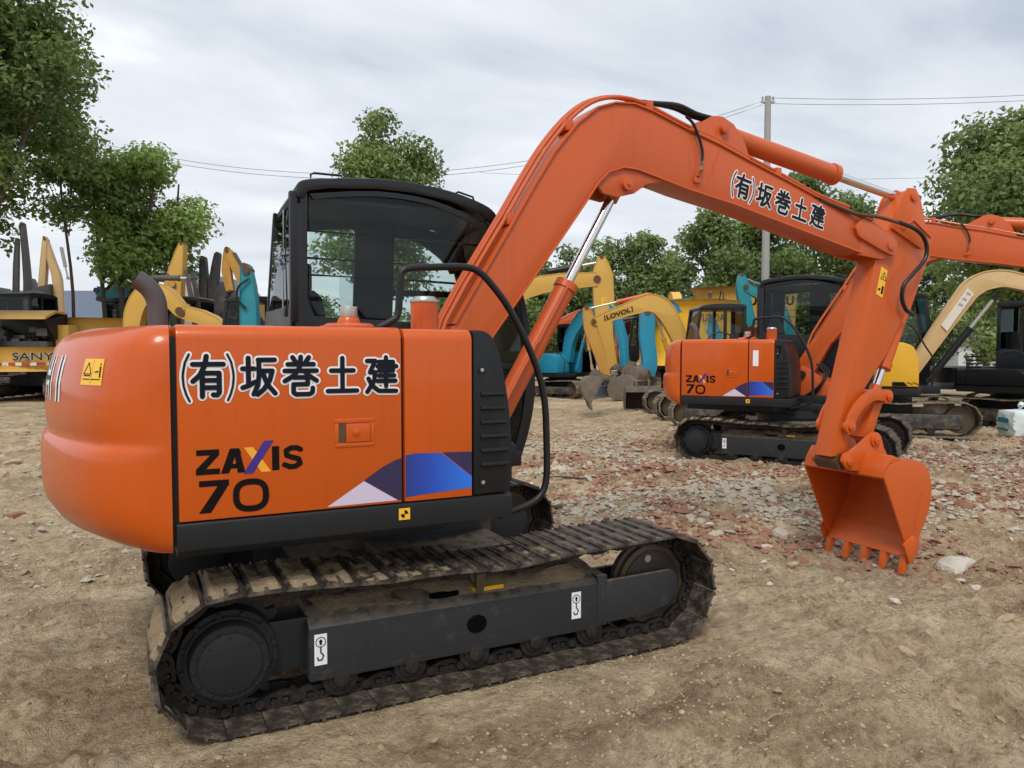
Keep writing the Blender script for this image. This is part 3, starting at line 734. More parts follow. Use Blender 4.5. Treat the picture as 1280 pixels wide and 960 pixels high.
def house_main(root):
    # deck and skirts
    bm = B(); prism(bm, [(-1.26, -.88), (-.10, -.88), (.0, -.42), (.48, -.42), (.48, .2), (.80, .2), (.80, 1.06), (-1.26, 1.06)], .70, .80, 'z'); obj('deck', bm, 'skirt', root, bevel=.008)
    for y0, y1, x1 in ((-1.125, -1.03, .14), (1.03, 1.125, .92)):
        bm = B(); prism(bm, [(y0, .785), (y0+(.0 if y0 < 0 else .0), .885), (y0+.012, .893), (y1-.012, .893), (y1, .885), (y1, .785)], -1.272, x1, 'x'); obj('side_skirt', bm, 'skirt', root, bevel=.008)
    bm = B(); box(bm, .05, .135, -1.10, -.40, .785, .893); obj('front_skirt', bm, 'skirt', root, bevel=.006)
    P = side
    # yellow centre-of-gravity mark
    bm = B(); poly(bm, lambda u, v, d: Vector((u, -1.1265-d, v)), [(-.402, .822), (-.352, .822), (-.352, .872), (-.402, .872)], 0); st = obj('balance_sticker', bm, 'stickery', root, flat=True)
    bm = B(); Q = lambda u, v, d: Vector((u, -1.128-d, v))
    for t0 in (0, 2):
        poly(bm, Q, [(-.377, .847)]+[(-.377+.017*math.cos((t0+i/4)*math.pi/2), .847+.017*math.sin((t0+i/4)*math.pi/2)) for i in range(5)], 0)
    obj('sticker_mark', bm, 'ink', st, flat=True)
    cw, surf = cw_main(root)
    # lettering and sticker on the counterweight
    L = [('H', 0), ('I', 1), ('T', 2), ('A', 3), ('C', 4), ('H', 5), ('I', 6)]
    ST = {'H': [[(0, 0), (0, 1)], [(1, 0), (1, 1)], [(0, .5), (1, .5)]], 'I': [[(.5, 0), (.5, 1)]], 'T': [[(.5, 0), (.5, 1)], [(0, 1), (1, 1)]], 'A': [[(0, 0), (.5, 1)], [(1, 0), (.5, 1)], [(.22, .35), (.78, .35)]], 'C': [[(1, .9), (.6, 1), (.15, .8), (0, .5), (.15, .2), (.6, 0), (1, .1)]]}
    n = len(L)
    for ch, k in L:
        e0 = .735-.0625*k
        for mname, ww, d in (('white', .066, .002), ('dkblue', .018, .0035)):
            bm = B()
            for s in ST[ch]:
                for a, b in zip(s, s[1:]):
                    # a stroke as a thin strip following the curved casting
                    A = Vector((a[0]*.036, a[1]*.19)); Bv = Vector((b[0]*.036, b[1]*.19))
                    m = 5
                    dv = Vector(((Bv.x-A.x)*3.3, Bv.y-A.y)).normalized(); nv = Vector((-dv.y/3.3, dv.x))*ww/2
                    prev = None
                    for i in range(m+1):
                        c = A.lerp(Bv, i/m); q = [surf(e0-(c.x+s_*nv.x), 1.335+c.y+s_*nv.y, d) for s_ in (1, -1)]
                        vv = [bm.verts.new(x) for x in q]
                        if prev: bm.faces.new((prev[0], prev[1], vv[1], vv[0]))
                        prev = vv
            obj('raised_letter', bm, mname, cw, flat=True)
    bm = B(); wrap_patch(bm, surf, .200, .262, 1.415, 1.515, .002); st = obj('warning_sticker', bm, 'stickery', cw, flat=True)
    bm = B()
    SP = lambda u, v, d: surf(.262-.062*u, 1.415+.10*v, .003+d)
    sx = [0]
    stroke(bm, SP, [(.08, .42), (.26, .85), (.44, .42), (.08, .42)], .035, 0, sx); poly(bm, SP, [(.1, .38), (.43, .38), (.43, .33), (.1, .33)], 0)
    poly(bm, SP, [(.84, .72), (.91, .72), (.92, .30), (.85, .30)], 0); disc(bm, SP, (.87, .8), .035, 0); poly(bm, SP, [(.62, .52), (.8, .55), (.8, .50), (.62, .47)], 0)
    poly(bm, SP, [(.08, .24), (.42, .24), (.42, .2), (.08, .2)], 0); poly(bm, SP, [(.5, .24), (.92, .24), (.92, .2), (.5, .2)], 0); poly(bm, SP, [(.475, .95), (.485, .95), (.485, .05), (.475, .05)], 0)
    obj('sticker_pictogram', bm, 'ink', st, flat=True)
    bm = B(); box(bm, -.03, .03, -.2, .2, 0, .05)
    # dark gap core behind the panels
    bm = B(); box(bm, -1.30, .0, -1.095, -.40, .80, 1.60); box(bm, -1.30, -.66, -.42, 1.09, .80, 1.60); obj('inner_body', bm, 'black', root)
    # engine door, full height side
    bm = B(); prism(bm, rounded_yz(YS, -.30, .897, 1.645, .055, .02), -1.262, -.385, 'x'); d1 = obj('engine_door', bm, 'hood', root, bevel=.006)
    bm = B(); prism(bm, rounded_yz(YS, -.36, .897, 1.640, .055, .05), -.371, -.058, 'x'); d2 = obj('tank_panel', bm, 'hood', root, bevel=.006)
    bm = B(); prism(bm, [(-.66, .9), (-.66, 1.63), (-1.262, 1.645), (-1.262, .9)], -.298, 1.12, 'y'); obj('rear_hood', bm, 'hood', root, bevel=.02)
    # door latch: recessed surround + paddle
    bm = B()
    box(bm, -.672, -.505, YS-.004, YS+.01, 1.247, 1.266); box(bm, -.672, -.505, YS-.004, YS+.01, 1.148, 1.165); box(bm, -.672, -.655, YS-.004, YS+.01, 1.165, 1.247); box(bm, -.521, -.505, YS-.004, YS+.01, 1.165, 1.247)
    lt = obj('latch', bm, 'hood', d1, bevel=.003)
    bm = B(); box(bm, -.655, -.625, YS-.001, YS+.01, 1.166, 1.246); obj('latch_recess', bm, 'rust', lt)
    bm = B(); box(bm, -.625, -.523, YS-.007, YS+.01, 1.168, 1.244); cyl(bm, (-.585, YS-.012, 1.208), (-.585, YS-.006, 1.208), .016, n=16); cyl(bm, (-.585, YS-.014, 1.208), (-.585, YS-.010, 1.208), .008, n=12); obj('latch_paddle', bm, 'hood', lt, bevel=.003)
    # company characters on the door
    cells = [('(', -1.262, -1.192, 1.368, 1.526), ('you', -1.212, -1.091, 1.372, 1.525), (')', -1.108, -1.040, 1.368, 1.526), ('saka', -1.030, -.903, 1.372, 1.525), ('maki', -.872, -.739, 1.370, 1.524), ('do', -.702, -.574, 1.374, 1.520), ('ken', -.540, -.407, 1.370, 1.518)]
    kanji(cells, side, d1)
    # model name
    def pl_(name, m, pts_list, par, d=.0012):
        bm = B()
        for i, pts in enumerate(pts_list): poly(bm, side, pts, d+i*3e-5)
        return obj(name, bm, m, par, flat=True)
    z0, z1 = 1.072, 1.168; t = .022
    pl_('decal_letter', 'ink', [[(-1.199, z1), (-1.117, z1), (-1.117, z1-t), (-1.199, z1-t)], [(-1.15, z1-t), (-1.117, z1-t), (-1.165, z0+t), (-1.201, z0+t)], [(-1.201, z0+t), (-1.115, z0+t), (-1.115, z0), (-1.201, z0)]], d1)
    pl_('decal_letter', 'ink', [[(-1.112, z0), (-1.082, z0), (-1.048, z1), (-1.078, z1)], [(-1.078, z1), (-1.044, z1), (-1.036, z1-.02), (-1.07, z1-.02)], [(-1.066, z1), (-1.044, z1), (-1.022, z0), (-1.050, z0)], [(-1.09, z0+.036), (-1.035, z0+.036), (-1.035, z0+.018), (-1.095, z0+.018)]], d1)
    pl_('decal_letter', 'amber', [[(-1.026, 1.169), (-.992, 1.169), (-.925, 1.069), (-.962, 1.069)]], d1)
    pl_('decal_letter', 'purple', [[(-1.030, 1.066), (-.994, 1.066), (-.914, 1.192), (-.950, 1.192)]], d1, .0022)
    pl_('decal_letter', 'ink', [[(-.921, z1), (-.893, z1), (-.893, z0), (-.921, z0)]], d1)
    bm = B(); st = [0]; c = [(-.810, 1.150), (-.825, 1.157), (-.846, 1.158), (-.866, 1.148), (-.864, 1.128), (-.842, 1.120), (-.818, 1.112), (-.812, 1.094), (-.830, 1.083), (-.852, 1.082), (-.873, 1.092)]
    stroke(bm, side, c, .021, .0012, st); obj('decal_letter', bm, 'ink', d1, flat=True)
    pl_('decal_letter', 'ink', [[(-1.191, 1.049), (-1.083, 1.049), (-1.083, 1.026), (-1.191, 1.026)], [(-1.122, 1.03), (-1.083, 1.03), (-1.150, .924), (-1.193, .924)]], d1)
    bm = B(); ring = [(-1.002+.056*math.copysign(abs(math.cos(t))**.75, math.cos(t)), .981+.053*math.copysign(abs(math.sin(t))**.75, math.sin(t))) for t in [i*math.pi/16 for i in range(33)]]
    st = [0]; stroke(bm, side, ring, .024, .0012, st); obj('decal_letter', bm, 'ink', d1, flat=True)
    # diagonal graphic running over both panels
    pl_('decal_graphic', 'lilac', [[(-.705, .906), (-.551, 1.001), (-.405, .908)]], d1)
    pl_('decal_graphic', 'navy', [[(-.551, 1.003), (-.47, 1.055), (-.42, 1.078), (-.388, 1.088), (-.388, .908), (-.400, .908)]], d1, .002)
    pl_('decal_graphic', 'blue', [[(-.369, 1.098), (-.32, 1.104), (-.205, 1.099), (-.061, .985), (-.061, .935), (-.369, .918)]], d2)
    pl_('decal_graphic', 'navy', [[(-.20, 1.101), (-.061, 1.096), (-.061, .988)]], d2, .002)
    # black louvred front cover
    bm = B(); pr = spl([(-.052, 1.638), (.01, 1.632), (.05, 1.60), (.085, 1.52), (.115, 1.38), (.137, 1.22), (.142, 1.05), (.134, .90)], 3)
    prism(bm, [(-.052, .897)]+pr, YS, -.42, 'y'); fc = obj('louvred_cover', bm, 'black', root, bevel=.02, ang=50)
    for i in range(6):
        z = 1.352-i*.0635; bm = B(); x1 = .105+.02*min(1, i/4)
        prism(bm, [(YS-.001, z+.012), (YS-.014, z+.006), (YS-.014, z-.006), (YS+.004, z-.014), (YS+.004, z+.012)], -.018, x1-.006, 'x')
        obj('louvre', bm, 'skirt', fc, bevel=.004)
    for x, z in ((-.012, 1.46), (-.008, .955)):
        bm = B(); cyl(bm, (x, YS-.006, z), (x, YS+.003, z), .018, n=16); o = obj('bolt_recess', bm, 'rubber', fc); bm = B(); cyl(bm, (x, YS-.010, z), (x, YS-.005, z), .009, n=6); obj('bolt', bm, 'silver', fc)
    # filler neck, dome, exhaust, small caps
    bm = B(); cyl(bm, (-.163, -.80, 1.63), (-.163, -.80, 1.775), .066, n=28); fn = obj('filler_neck', bm, 'hood', root)
    bm = B(); cyl(bm, (-.163, -.80, 1.772), (-.163, -.80, 1.784), .070, n=28); cyl(bm, (-.163, -.80, 1.784), (-.163, -.80, 1.80), .060, .05, n=28); obj('filler_cap', bm, 'silver', fn, bevel=.002)
    bm = B(); cyl(bm, (-.50, -.70, 1.64), (-.50, -.70, 1.66), .135, n=8); cyl(bm, (-.50, -.70, 1.66), (-.50, -.70, 1.672), .12, .10, n=24); cyl(bm, (-.50, -.70, 1.672), (-.50, -.70, 1.70), .055, .045, n=24); ac = obj('air_cap_base', bm, 'hood', root, bevel=.003)
    bm = B(); cyl(bm, (-.50, -.70, 1.70), (-.50, -.70, 1.75), .04, n=20); obj('air_cap', bm, 'silver', ac, bevel=.003)
    bm = B(); tube(bm, [(-1.30, -.40, 1.60), (-1.30, -.40, 1.74), (-1.315, -.40, 1.80), (-1.345, -.40, 1.84), (-1.385, -.40, 1.868)], .043, 18, smooth=4); obj('exhaust_pipe', bm, 'exhaust', root)
    for x in (-.78, -.72, -.66): 
        bm = B(); cyl(bm, (x, -.5, 1.64), (x, -.5, 1.66), .02, n=10); obj('hood_bolt', bm, 'hood', root)
    # black guard rail
    bm = B(); tube(bm, [(-.46, -1.0, 1.64), (-.40, -1.0, 1.668), (-.362, -1.0, 1.70), (-.352, -1.0, 1.78), (-.347, -1.0, 1.865), (-.32, -1.0, 1.905), (-.20, -1.0, 1.918), (-.04, -1.0, 1.926), (.036, -1.0, 1.904), (.115, -1.0, 1.83), (.188, -1.0, 1.738), (.28, -1.0, 1.58), (.345, -1.0, 1.43), (.378, -1.0, 1.29), (.388, -1.0, 1.10), (.388, -1.0, .93), (.360, -1.0, .85), (.29, -1.0, .805), (.13, -1.0, .765)], .0165, 12, smooth=4)
    obj('guard_rail', bm, 'rubber', root)
    # revolving frame nose with boom foot brackets
    for ya, yc_ in ((-.26, -.225), (.125, .16)):
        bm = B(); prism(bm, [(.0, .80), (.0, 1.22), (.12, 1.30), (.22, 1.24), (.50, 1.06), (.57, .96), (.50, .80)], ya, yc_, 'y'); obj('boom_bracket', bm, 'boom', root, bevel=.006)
    bm = B(); box(bm, .0, .46, -.40, .16, .80, .90); cyl(bm, (.12, -.3, 1.18), (.12, .2, 1.18), .05); cyl(bm, (.55, -.28, .97), (.55, .18, .97), .045); obj('frame_nose', bm, 'skirt', root, bevel=.01)
    bm = B()
    for y, a in ((-.36, 0), (-.33, .03), (-.30, .06)):
        tube(bm, [(.12, y, .86), (.30, y, .98-a), (.40, y, 1.10), (.40+a, y+.06, 1.22), (.30+a, y+.1, 1.32)], .012, 8, smooth=4)
    obj('hose_bundle', bm, 'rubber', root)
    bm = B(); tube(bm, [(.47, -.155, 1.05), (.52, -.155, 1.14), (.66, -.155, 1.38), (.80, -.14, 1.60)], .012, 8, smooth=3); obj('feed_pipe', bm, 'boom', root)

def cab_main(root):
    y0, y1 = .18, 1.10
    cab = thing('cab', None, None); del cab['label']; del cab['category']; cab.parent = root
    top = [(-.57, 2.40), (-.56, 2.47), (-.52, 2.505), (-.40, 2.525), (-.10, 2.553), (.15, 2.548), (.38, 2.52), (.58, 2.465), (.665, 2.415), (.70, 2.35)]
    roofu = spl(top, 3)
    low = [(.66, 2.33), (.55, 2.405), (.36, 2.455), (.12, 2.485), (-.10, 2.488), (-.38, 2.465), (-.50, 2.44), (-.52, 2.40)]
    bm = B(); prism(bm, roofu+low, y0-.012, y1+.012, 'y'); obj('roof', bm, 'cabblack', cab, bevel=.02, ang=50)
    # window opening corners on the right wall
    rear, front = -.49, .60
    def wall(y, sgn, name, door=False):
        t0, t1 = sorted((y, y+sgn*.05))
        bm = B(); prism(bm, [(-.60, .90), (-.605, 1.72), (-.575, 2.42), (-.50, 2.44), (-.505, 1.84), (-.47, 1.74), (.50, 1.70), (.50, .90)] if not door else [(-.60, .90), (-.605, 1.60), (-.575, 2.42), (.10, 2.48), (.24, 2.46), (.24, 1.40), (-.02, 1.40), (-.02, 2.37), (-.40, 2.34), (-.42, 1.66), (-.06, 1.64), (-.04, .90)], t0, t1, 'y')
        w = obj(name, bm, 'cabblack', cab, bevel=.006)
        # front pillar, curved
        fp = spl([(.68, 2.36), (.80, 2.12), (.90, 1.80), (.955, 1.45), (.955, 1.22), (.91, 1.0), (.84, .80)], 4); fi = [(x-.075, z) for x, z in fp]
        bm = B(); prism(bm, fp+fi[::-1], t0, t1, 'y'); obj('front_pillar', bm, 'cabblack', cab, bevel=.008)
        bm = B(); prism(bm, [(-.20, .80), (.86, .80), (.84, .92), (-.20, .92)], t0, t1, 'y'); obj('sill', bm, 'cabblack', cab, bevel=.004)
        return w
    wall(y0, 1, 'right_wall')
    wall(y1, -1, 'left_wall', True)
    # window frame lip and glass on the right
    wpr = spl([(-.49, 2.43), (-.10, 2.478), (.25, 2.455), (.52, 2.37), (.66, 2.30)], 3)
    inner = [(x+(.022 if i == 0 else 0), z-.03) for i, (x, z) in enumerate(wpr)]
    bm = B(); prism(bm, wpr+inner[::-1], y0-.004, y0+.03, 'y'); obj('window_trim', bm, 'cabblack', cab)
    gl = wpr+[(.80, 2.0), (.88, 1.6), (.87, 1.2), (.83, .92), (.50, .92), (.50, 1.72), (-.44, 1.745), (-.495, 1.83)]
    bm = B(); prism(bm, gl, y0+.012, y0+.016, 'y'); obj('right_window', bm, 'glassdark', cab, flat=True)
    bm = B(); prism(bm, [(.0, 1.70), (.04, 1.70), (.04, 2.45), (.0, 2.45)], y0+.03, y0+.045, 'y')
    for z in (2.215, 2.06, 1.965):
        bm = B(); tube(bm, [(-.50, y0+.03, z+.012), (.15, y0+.03, z+.004), (.74, y0+.03, z-.015)], .007, 8); obj('window_bar', bm, 'cabblack', cab)
    # rear wall, rear glass
    bm = B(); prism(bm, [(y0, .90), (y1, .90), (y1, 1.72), (y1-.05, 1.80), (y0+.05, 1.80), (y0, 1.72)], -.605, -.565, 'x')
    box(bm, -.60, -.555, y0-.002, y0+.045, 1.7, 2.44); box(bm, -.60, -.575, y1-.03, y1+.002, 1.7, 2.44); prism(bm, [(y0, 2.36), (y1, 2.36), (y1, 2.44), (y0, 2.44)], -.575, -.53, 'x')
    obj('rear_wall', bm, 'cabblack', cab, bevel=.01)
    bm = B(); box(bm, -.588, -.584, y0+.05, y1-.05, 1.79, 2.37); obj('rear_window', bm, 'glass', cab, flat=True)
    bm = B(); tube(bm, [(-.60, .42, 1.79), (-.595, .42, 2.37)], .006, 8); obj('rear_wiper_bar', bm, 'silver', cab)
    # front glass
    fp = spl([(.68, 2.36), (.80, 2.12), (.90, 1.80), (.955, 1.45), (.955, 1.22), (.91, 1.0), (.84, .80)], 4)
    bm = B(); prism(bm, [(x-.03, z) for x, z in fp]+[(x-.034, z) for x, z in fp[::-1]], y0+.05, y1-.05, 'y'); obj('windscreen', bm, 'glass', cab)
    bm = B(); box(bm, .86, .91, y0+.04, y1-.04, 1.42, 1.46); obj('windscreen_bar', bm, 'cabblack', cab)
    # left door
    bm = B(); t0, t1 = y1-.04, y1
    prism(bm, [(-.20, .92), (.84, .92), (.90, 1.22), (.90, 1.40), (-.20, 1.40)], t0, t1, 'y'); box(bm, .18, .26, t0, t1, 1.40, 2.44); box(bm, .24, .78, t0, t1, 1.93, 1.975); prism(bm, spl([(.26, 2.34), (.45, 2.30), (.62, 2.20), (.70, 2.10)], 3)+[(.80, 2.12), (.68, 2.36), (.26, 2.46)], t0, t1, 'y')
    dr = obj('door', bm, 'cabblack', cab, bevel=.006)
    bm = B(); prism(bm, [(-.12, 1.40), (.88, 1.40), (.88, 1.75), (.68, 2.30), (.3, 2.46), (-.12, 2.48)], t0+.015, t0+.019, 'y'); obj('door_glass', bm, 'glass', dr, flat=True)
    bm = B(); prism(bm, [(-.42, 1.62), (-.02, 1.62), (-.02, 2.38), (-.42, 2.36)], t0+.015, t0+.019, 'y'); obj('left_rear_window', bm, 'glass', cab, flat=True)
    bm = B(); box(bm, -.54, .56, y0+.05, y1-.05, 2.40, 2.42); obj('roof_lining', bm, 'interior', cab)
    bm = B(); box(bm, -.55, .80, y0+.03, y1-.03, .88, .92); obj('cab_floor', bm, 'interior', cab)
    # seat, console, levers
    bm = B(); box(bm, -.38, .14, .42, .90, 1.10, 1.26); st = obj('operator_seat', bm, 'seat', cab, bevel=.04, seg=3)
    bm = B(); prism(bm, [(-.40, 1.22), (-.26, 1.22), (-.36, 1.86), (-.42, 1.92), (-.50, 1.86)], .43, .89, 'y'); obj('backrest', bm, 'seat', st, bevel=.035, seg=3)
    bm = B(); box(bm, -.50, -.40, .54, .78, 1.90, 2.08); obj('headrest', bm, 'seat', st, bevel=.03, seg=3)
    bm = B(); box(bm, -.36, .10, .5, .82, .92, 1.1); obj('seat_base', bm, 'interior', st, bevel=.01)
    for y in (.30, 1.0):
        bm = B(); prism(bm, [(-.30, .92), (-.30, 1.32), (.16, 1.42), (.22, 1.36), (.18, .92)], y-.06, y+.06, 'y'); cn = obj('console', bm, 'interior', cab, bevel=.02)
        bm = B(); tube(bm, [(.13, y, 1.38), (.15, y, 1.55)], .012, 8); cyl(bm, (.15, y, 1.53), (.155, y, 1.63), .024, .02, n=10); obj('control_lever', bm, 'rubber', cn)
    bm = B(); box(bm, .62, .68, .26, .40, 1.38, 1.72); obj('monitor', bm, 'interior', cab, bevel=.01)
    bm = B(); tube(bm, [(-.30, y0+.045, 2.53), (-.30, y0+.045, 2.575), (-.12, y0+.045, 2.585), (-.12, y0+.045, 2.54)], .008, 8)
    for x0, x1, z in ((-.46, -.26, 2.515), (.44, .58, 2.50)):
        bm = B(); tube(bm, [(x0, y0+.10, z-.02), (x0, y0+.10, z+.045-(.012 if x0 > 0 else 0)), (x0+.02, y0+.10, z+.055-(.012 if x0 > 0 else 0)), (x1-.02, y0+.10, z+.055-(.035 if x0 > 0 else 0)), (x1, y0+.10, z-.02-(.03 if x0 > 0 else 0))], .007, 8); obj('roof_handle', bm, 'black', cab)
    bm = B(); box(bm, -.62, -.585, .26, .32, 1.74, 1.80); obj('latch_box', bm, 'black', cab, bevel=.008)
    # lower body of the cab mount
    bm = B(); box(bm, -.60, .84, .14, 1.10, .80, .90); obj('cab_mount', bm, 'skirt', cab, bevel=.01)
    bm = B(); box(bm, -.66, -.40, .12, 1.12, .9, 1.66); obj('rear_bulkhead', bm, 'black', cab, bevel=.02)
    done = set()
    for o in [x for x in bpy.data.objects if x.type == 'MESH' and (x.parent == cab or (x.parent and x.parent.parent == cab))]:
        for v in o.data.vertices:
            if v.co.z > 1.55 and v.co.y > .6: v.co.y -= .14*((v.co.z-1.55)/.95)**1.3*(v.co.y-.6)/.5
            if v.co.z > 2.2 and v.co.x < -.3: v.co.x += .5*(v.co.z-2.2)*max(0, v.co.y-.3)*.5
    return cab

def front_main(root, text=True):
    yb = -.05; hw = .11
    topl = [(-.06, 1.18), (.256, 1.692), (.641, 2.316), (.775, 2.535), (.911, 2.743), (1.069, 2.930), (1.213, 3.045), (1.345, 3.092), (1.487, 3.105), (1.634, 3.078), (1.901, 3.002), (2.181, 2.935), (2.455, 2.853), (2.804, 2.755), (3.133, 2.655), (3.480, 2.585), (3.70, 2.535)]
    botl = [(3.593, 2.294), (2.90, 2.435), (2.336, 2.552), (1.926, 2.620), (1.702, 2.668), (1.518, 2.706), (1.407, 2.710), (1.292, 2.668), (1.216, 2.596), (1.120, 2.462), (.947, 2.230), (.458, 1.60), (.20, 1.10), (.10, 1.06), (-.02, 1.08)]
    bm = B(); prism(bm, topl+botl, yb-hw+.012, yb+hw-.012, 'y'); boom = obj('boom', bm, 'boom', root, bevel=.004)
    # side plates standing a little proud of the box
    for s in (-1, 1):
        y = yb+s*hw
        bm = B(); prism(bm, topl+botl, *sorted((y, y-s*.0115)), 'y'); 
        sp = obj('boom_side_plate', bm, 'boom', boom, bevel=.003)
    # flange lips along top and bottom
    bm = B()
    def off(l, d):
        P = [Vector(p) for p in l]; o = []
        for i, p in enumerate(P):
            t = (P[min(i+1, len(P)-1)]-P[max(i-1, 0)]).normalized(); o.append((p.x-t.y*d, p.y+t.x*d))
        return o
    for l, d in ((topl[1:], .012), (botl[:-3], .012)):
        a = l; b = off(l, d)
        prism(bm, a+b[::-1], yb-hw-.014, yb+hw+.014, 'y')
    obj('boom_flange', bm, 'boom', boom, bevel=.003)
    # weld seam band on the fore part
    bm = B(); prism(bm, [(2.055, 2.60), (2.062, 2.60), (2.20, 2.92), (2.193, 2.92)], yb-hw-.003, yb-hw+.001, 'y'); obj('weld_seam', bm, 'boom', boom)
    # lift cylinder lug
    bm = B(); lug = spl([(1.19, 2.60), (1.23, 2.50), (1.36, 2.50), (1.47, 2.56), (1.60, 2.63), (1.75, 2.66), (1.72, 2.72), (1.35, 2.74)], 3)
    prism(bm, [(1.205, 2.59), (1.26, 2.53), (1.37, 2.515), (1.50, 2.55), (1.60, 2.62), (1.80, 2.66), (1.45, 2.73), (1.28, 2.69)], yb-hw+.006, yb-hw+.030, 'y'); prism(bm, [(1.205, 2.59), (1.26, 2.53), (1.37, 2.515), (1.50, 2.55), (1.60, 2.62), (1.80, 2.66), (1.45, 2.73), (1.28, 2.69)], yb+hw-.030, yb+hw-.006, 'y')
    pin_boss(bm, 1.43, 2.595, yb-hw-.03, yb+hw+.03, .038); pin_boss(bm, 1.43, 2.595, yb-hw-.04, yb+hw+.04, .012)
    obj('lift_lug', bm, 'boom', boom, bevel=.004)
    # arm cylinder bracket on top
    bm = B()
    for y in (yb-.085, yb+.055):
        prism(bm, [(1.93, 3.0), (1.98, 3.04), (2.16, 3.135), (2.24, 3.14), (2.34, 3.10), (2.44, 2.99), (2.50, 2.86), (2.3, 2.84)], y, y+.03, 'y')
    pin_boss(bm, 2.24, 3.055, yb-.12, yb+.12, .035)
    obj('arm_cylinder_bracket', bm, 'boom', boom, bevel=.006)
    # tip plates and bosses
    bm = B()
    for s in (-1, 1):
        y = yb+s*hw; ya = y+s*.028
        tp = spl([(3.50, 2.47), (3.56, 2.535), (3.64, 2.53), (3.93, 2.42), (3.965, 2.36), (3.95, 2.305), (3.90, 2.285), (3.62, 2.375), (3.53, 2.41)], 3)
        prism(bm, tp, *sorted((y, ya)), 'y')
        prism(bm, [(3.56, 2.27), (3.66, 2.56), (3.74, 2.53), (3.97, 2.42), (3.985, 2.34), (3.95, 2.28), (3.82, 2.25)], *sorted((y-s*.022, y+s*.002)), 'y')
        cyl(bm, (3.89, y, 2.355), (3.89, ya+s*.012, 2.355), .036, n=20)
    obj('boom_tip_plate', bm, 'boom', boom, bevel=.006)
    # steel pipes along the top
    for i, (dy, dz) in enumerate(((-.075, .030), (-.035, .045), (.005, .050))):
        P3 = off(topl[1:], .018+dz)
        path = [(x, yb+dy, z) for x, z in P3]
        a = path[:9] if i else path[:-1]
        bm = B(); tube(bm, [(.15, yb+dy-.02, 1.45)]+a, .0125, 8, smooth=3); obj('oil_pipe', bm, 'boom', boom)
    for s in ((.62, 2.30), (1.02, 2.90), (1.62, 3.10), (2.75, 2.79)):
        bm = B(); box(bm, s[0]-.025, s[0]+.025, yb-.10, yb+.04, s[1]-.01, s[1]+.055)
        obj('pipe_clamp', bm, 'boom', boom, bevel=.004)
    # hoses from pipes to the arm cylinder
    for dy in (-.03, .02):
        bm = B(); tube(bm, [(1.53, yb+dy, 3.155), (1.70, yb+dy, 3.175+dy*.3), (1.90, yb+dy, 3.18), (2.06, yb+dy, 3.145), (2.20, yb+dy-.02, 3.125)], .017, 10, smooth=4); obj('hose', bm, 'rubber', boom)
    bm = B(); tube(bm, [(1.885, yb-hw-.02, 3.08), (1.935, yb-hw-.03, 3.04), (1.99, yb-hw-.03, 2.95), (2.02, yb-hw-.03, 2.86), (2.015, yb-hw-.03, 2.80)], .010, 8, smooth=4); hh = obj('hose', bm, 'rubber', boom)
    bm = B(); tube(bm, [(2.015, yb-hw-.03, 2.80), (2.01, yb-hw-.03, 2.74)], .013, 8); obj('hose_fitting', bm, 'silver', boom)
    bm = B(); tube(bm, [(2.01, yb-hw-.03, 2.745), (1.99, yb-hw-.022, 2.70)], .015, 8); box(bm, 1.965, 2.02, yb-hw-.02, yb-hw+.002, 2.66, 2.70); obj('grease_block', bm, 'boom', boom, bevel=.003)
    # cylinders
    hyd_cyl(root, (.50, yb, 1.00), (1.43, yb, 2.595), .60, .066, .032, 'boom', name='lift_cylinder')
    bm = B(); tube(bm, [(.56, yb-.075, 1.18), (.72, yb-.078, 1.44), (1.02, yb-.075, 1.94)], .010, 8); obj('cylinder_pipe', bm, 'boom', root)
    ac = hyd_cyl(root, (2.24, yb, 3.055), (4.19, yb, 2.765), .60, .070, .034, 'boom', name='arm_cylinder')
    # lettering on the boom
    o0 = Vector((2.297, 2.602)); ux = (Vector((3.176, 2.422))-o0); uy = (Vector((2.323, 2.794))-o0)
    if text:
        w = ux.length; h = uy.length; ex = ux.normalized(); ey = Vector((-ex.y, ex.x)); ey = (ey*.8+uy.normalized()*.2).normalized()
        P = lambda u, v, d: Vector((o0.x+ex.x*u+ey.x*v, yb-hw-.0005-d, o0.y+ex.y*u+ey.y*v))
        H0, H1 = .015, .172; cw_ = .128; x = -.015; cells = []
        k = w/.86
        cells = [('(', -.03*k, .04*k, H0-.004, H1), ('you', .020*k, .150*k, H0, H1), (')', .132*k, .202*k, H0-.004, H1), ('saka', .215*k, .345*k, H0, H1), ('maki', .385*k, .520*k, H0, H1), ('do', .556*k, .688*k, H0, H1), ('ken', .724*k, .855*k, H0, H1)]
        kanji(cells, P, boom, .0195, .036)
    # ---- arm
    ah = .085
    arm_o = [(3.745, 2.10), (3.80, 2.28), (3.84, 2.44), (3.93, 2.50), (3.99, 2.60), (4.08, 2.76), (4.14, 2.815), (4.22, 2.815), (4.27, 2.75), (4.345, 2.56), (4.42, 2.42), (4.40, 2.32), (4.30, 2.14), (4.113, 1.785), (3.93, 1.50), (3.80, 1.36), (3.70, 1.25), (3.60, 1.08), (3.535, .88), (3.52, .745), (3.345, .735), (3.50, 1.26), (3.655, 1.778)]
    bm = B(); prism(bm, arm_o, yb-ah, yb+ah, 'y'); arm = obj('arm', bm, 'armpaint', root, bevel=.006)
    # top lugs hold the rod eye: side cheeks
    bm = B()
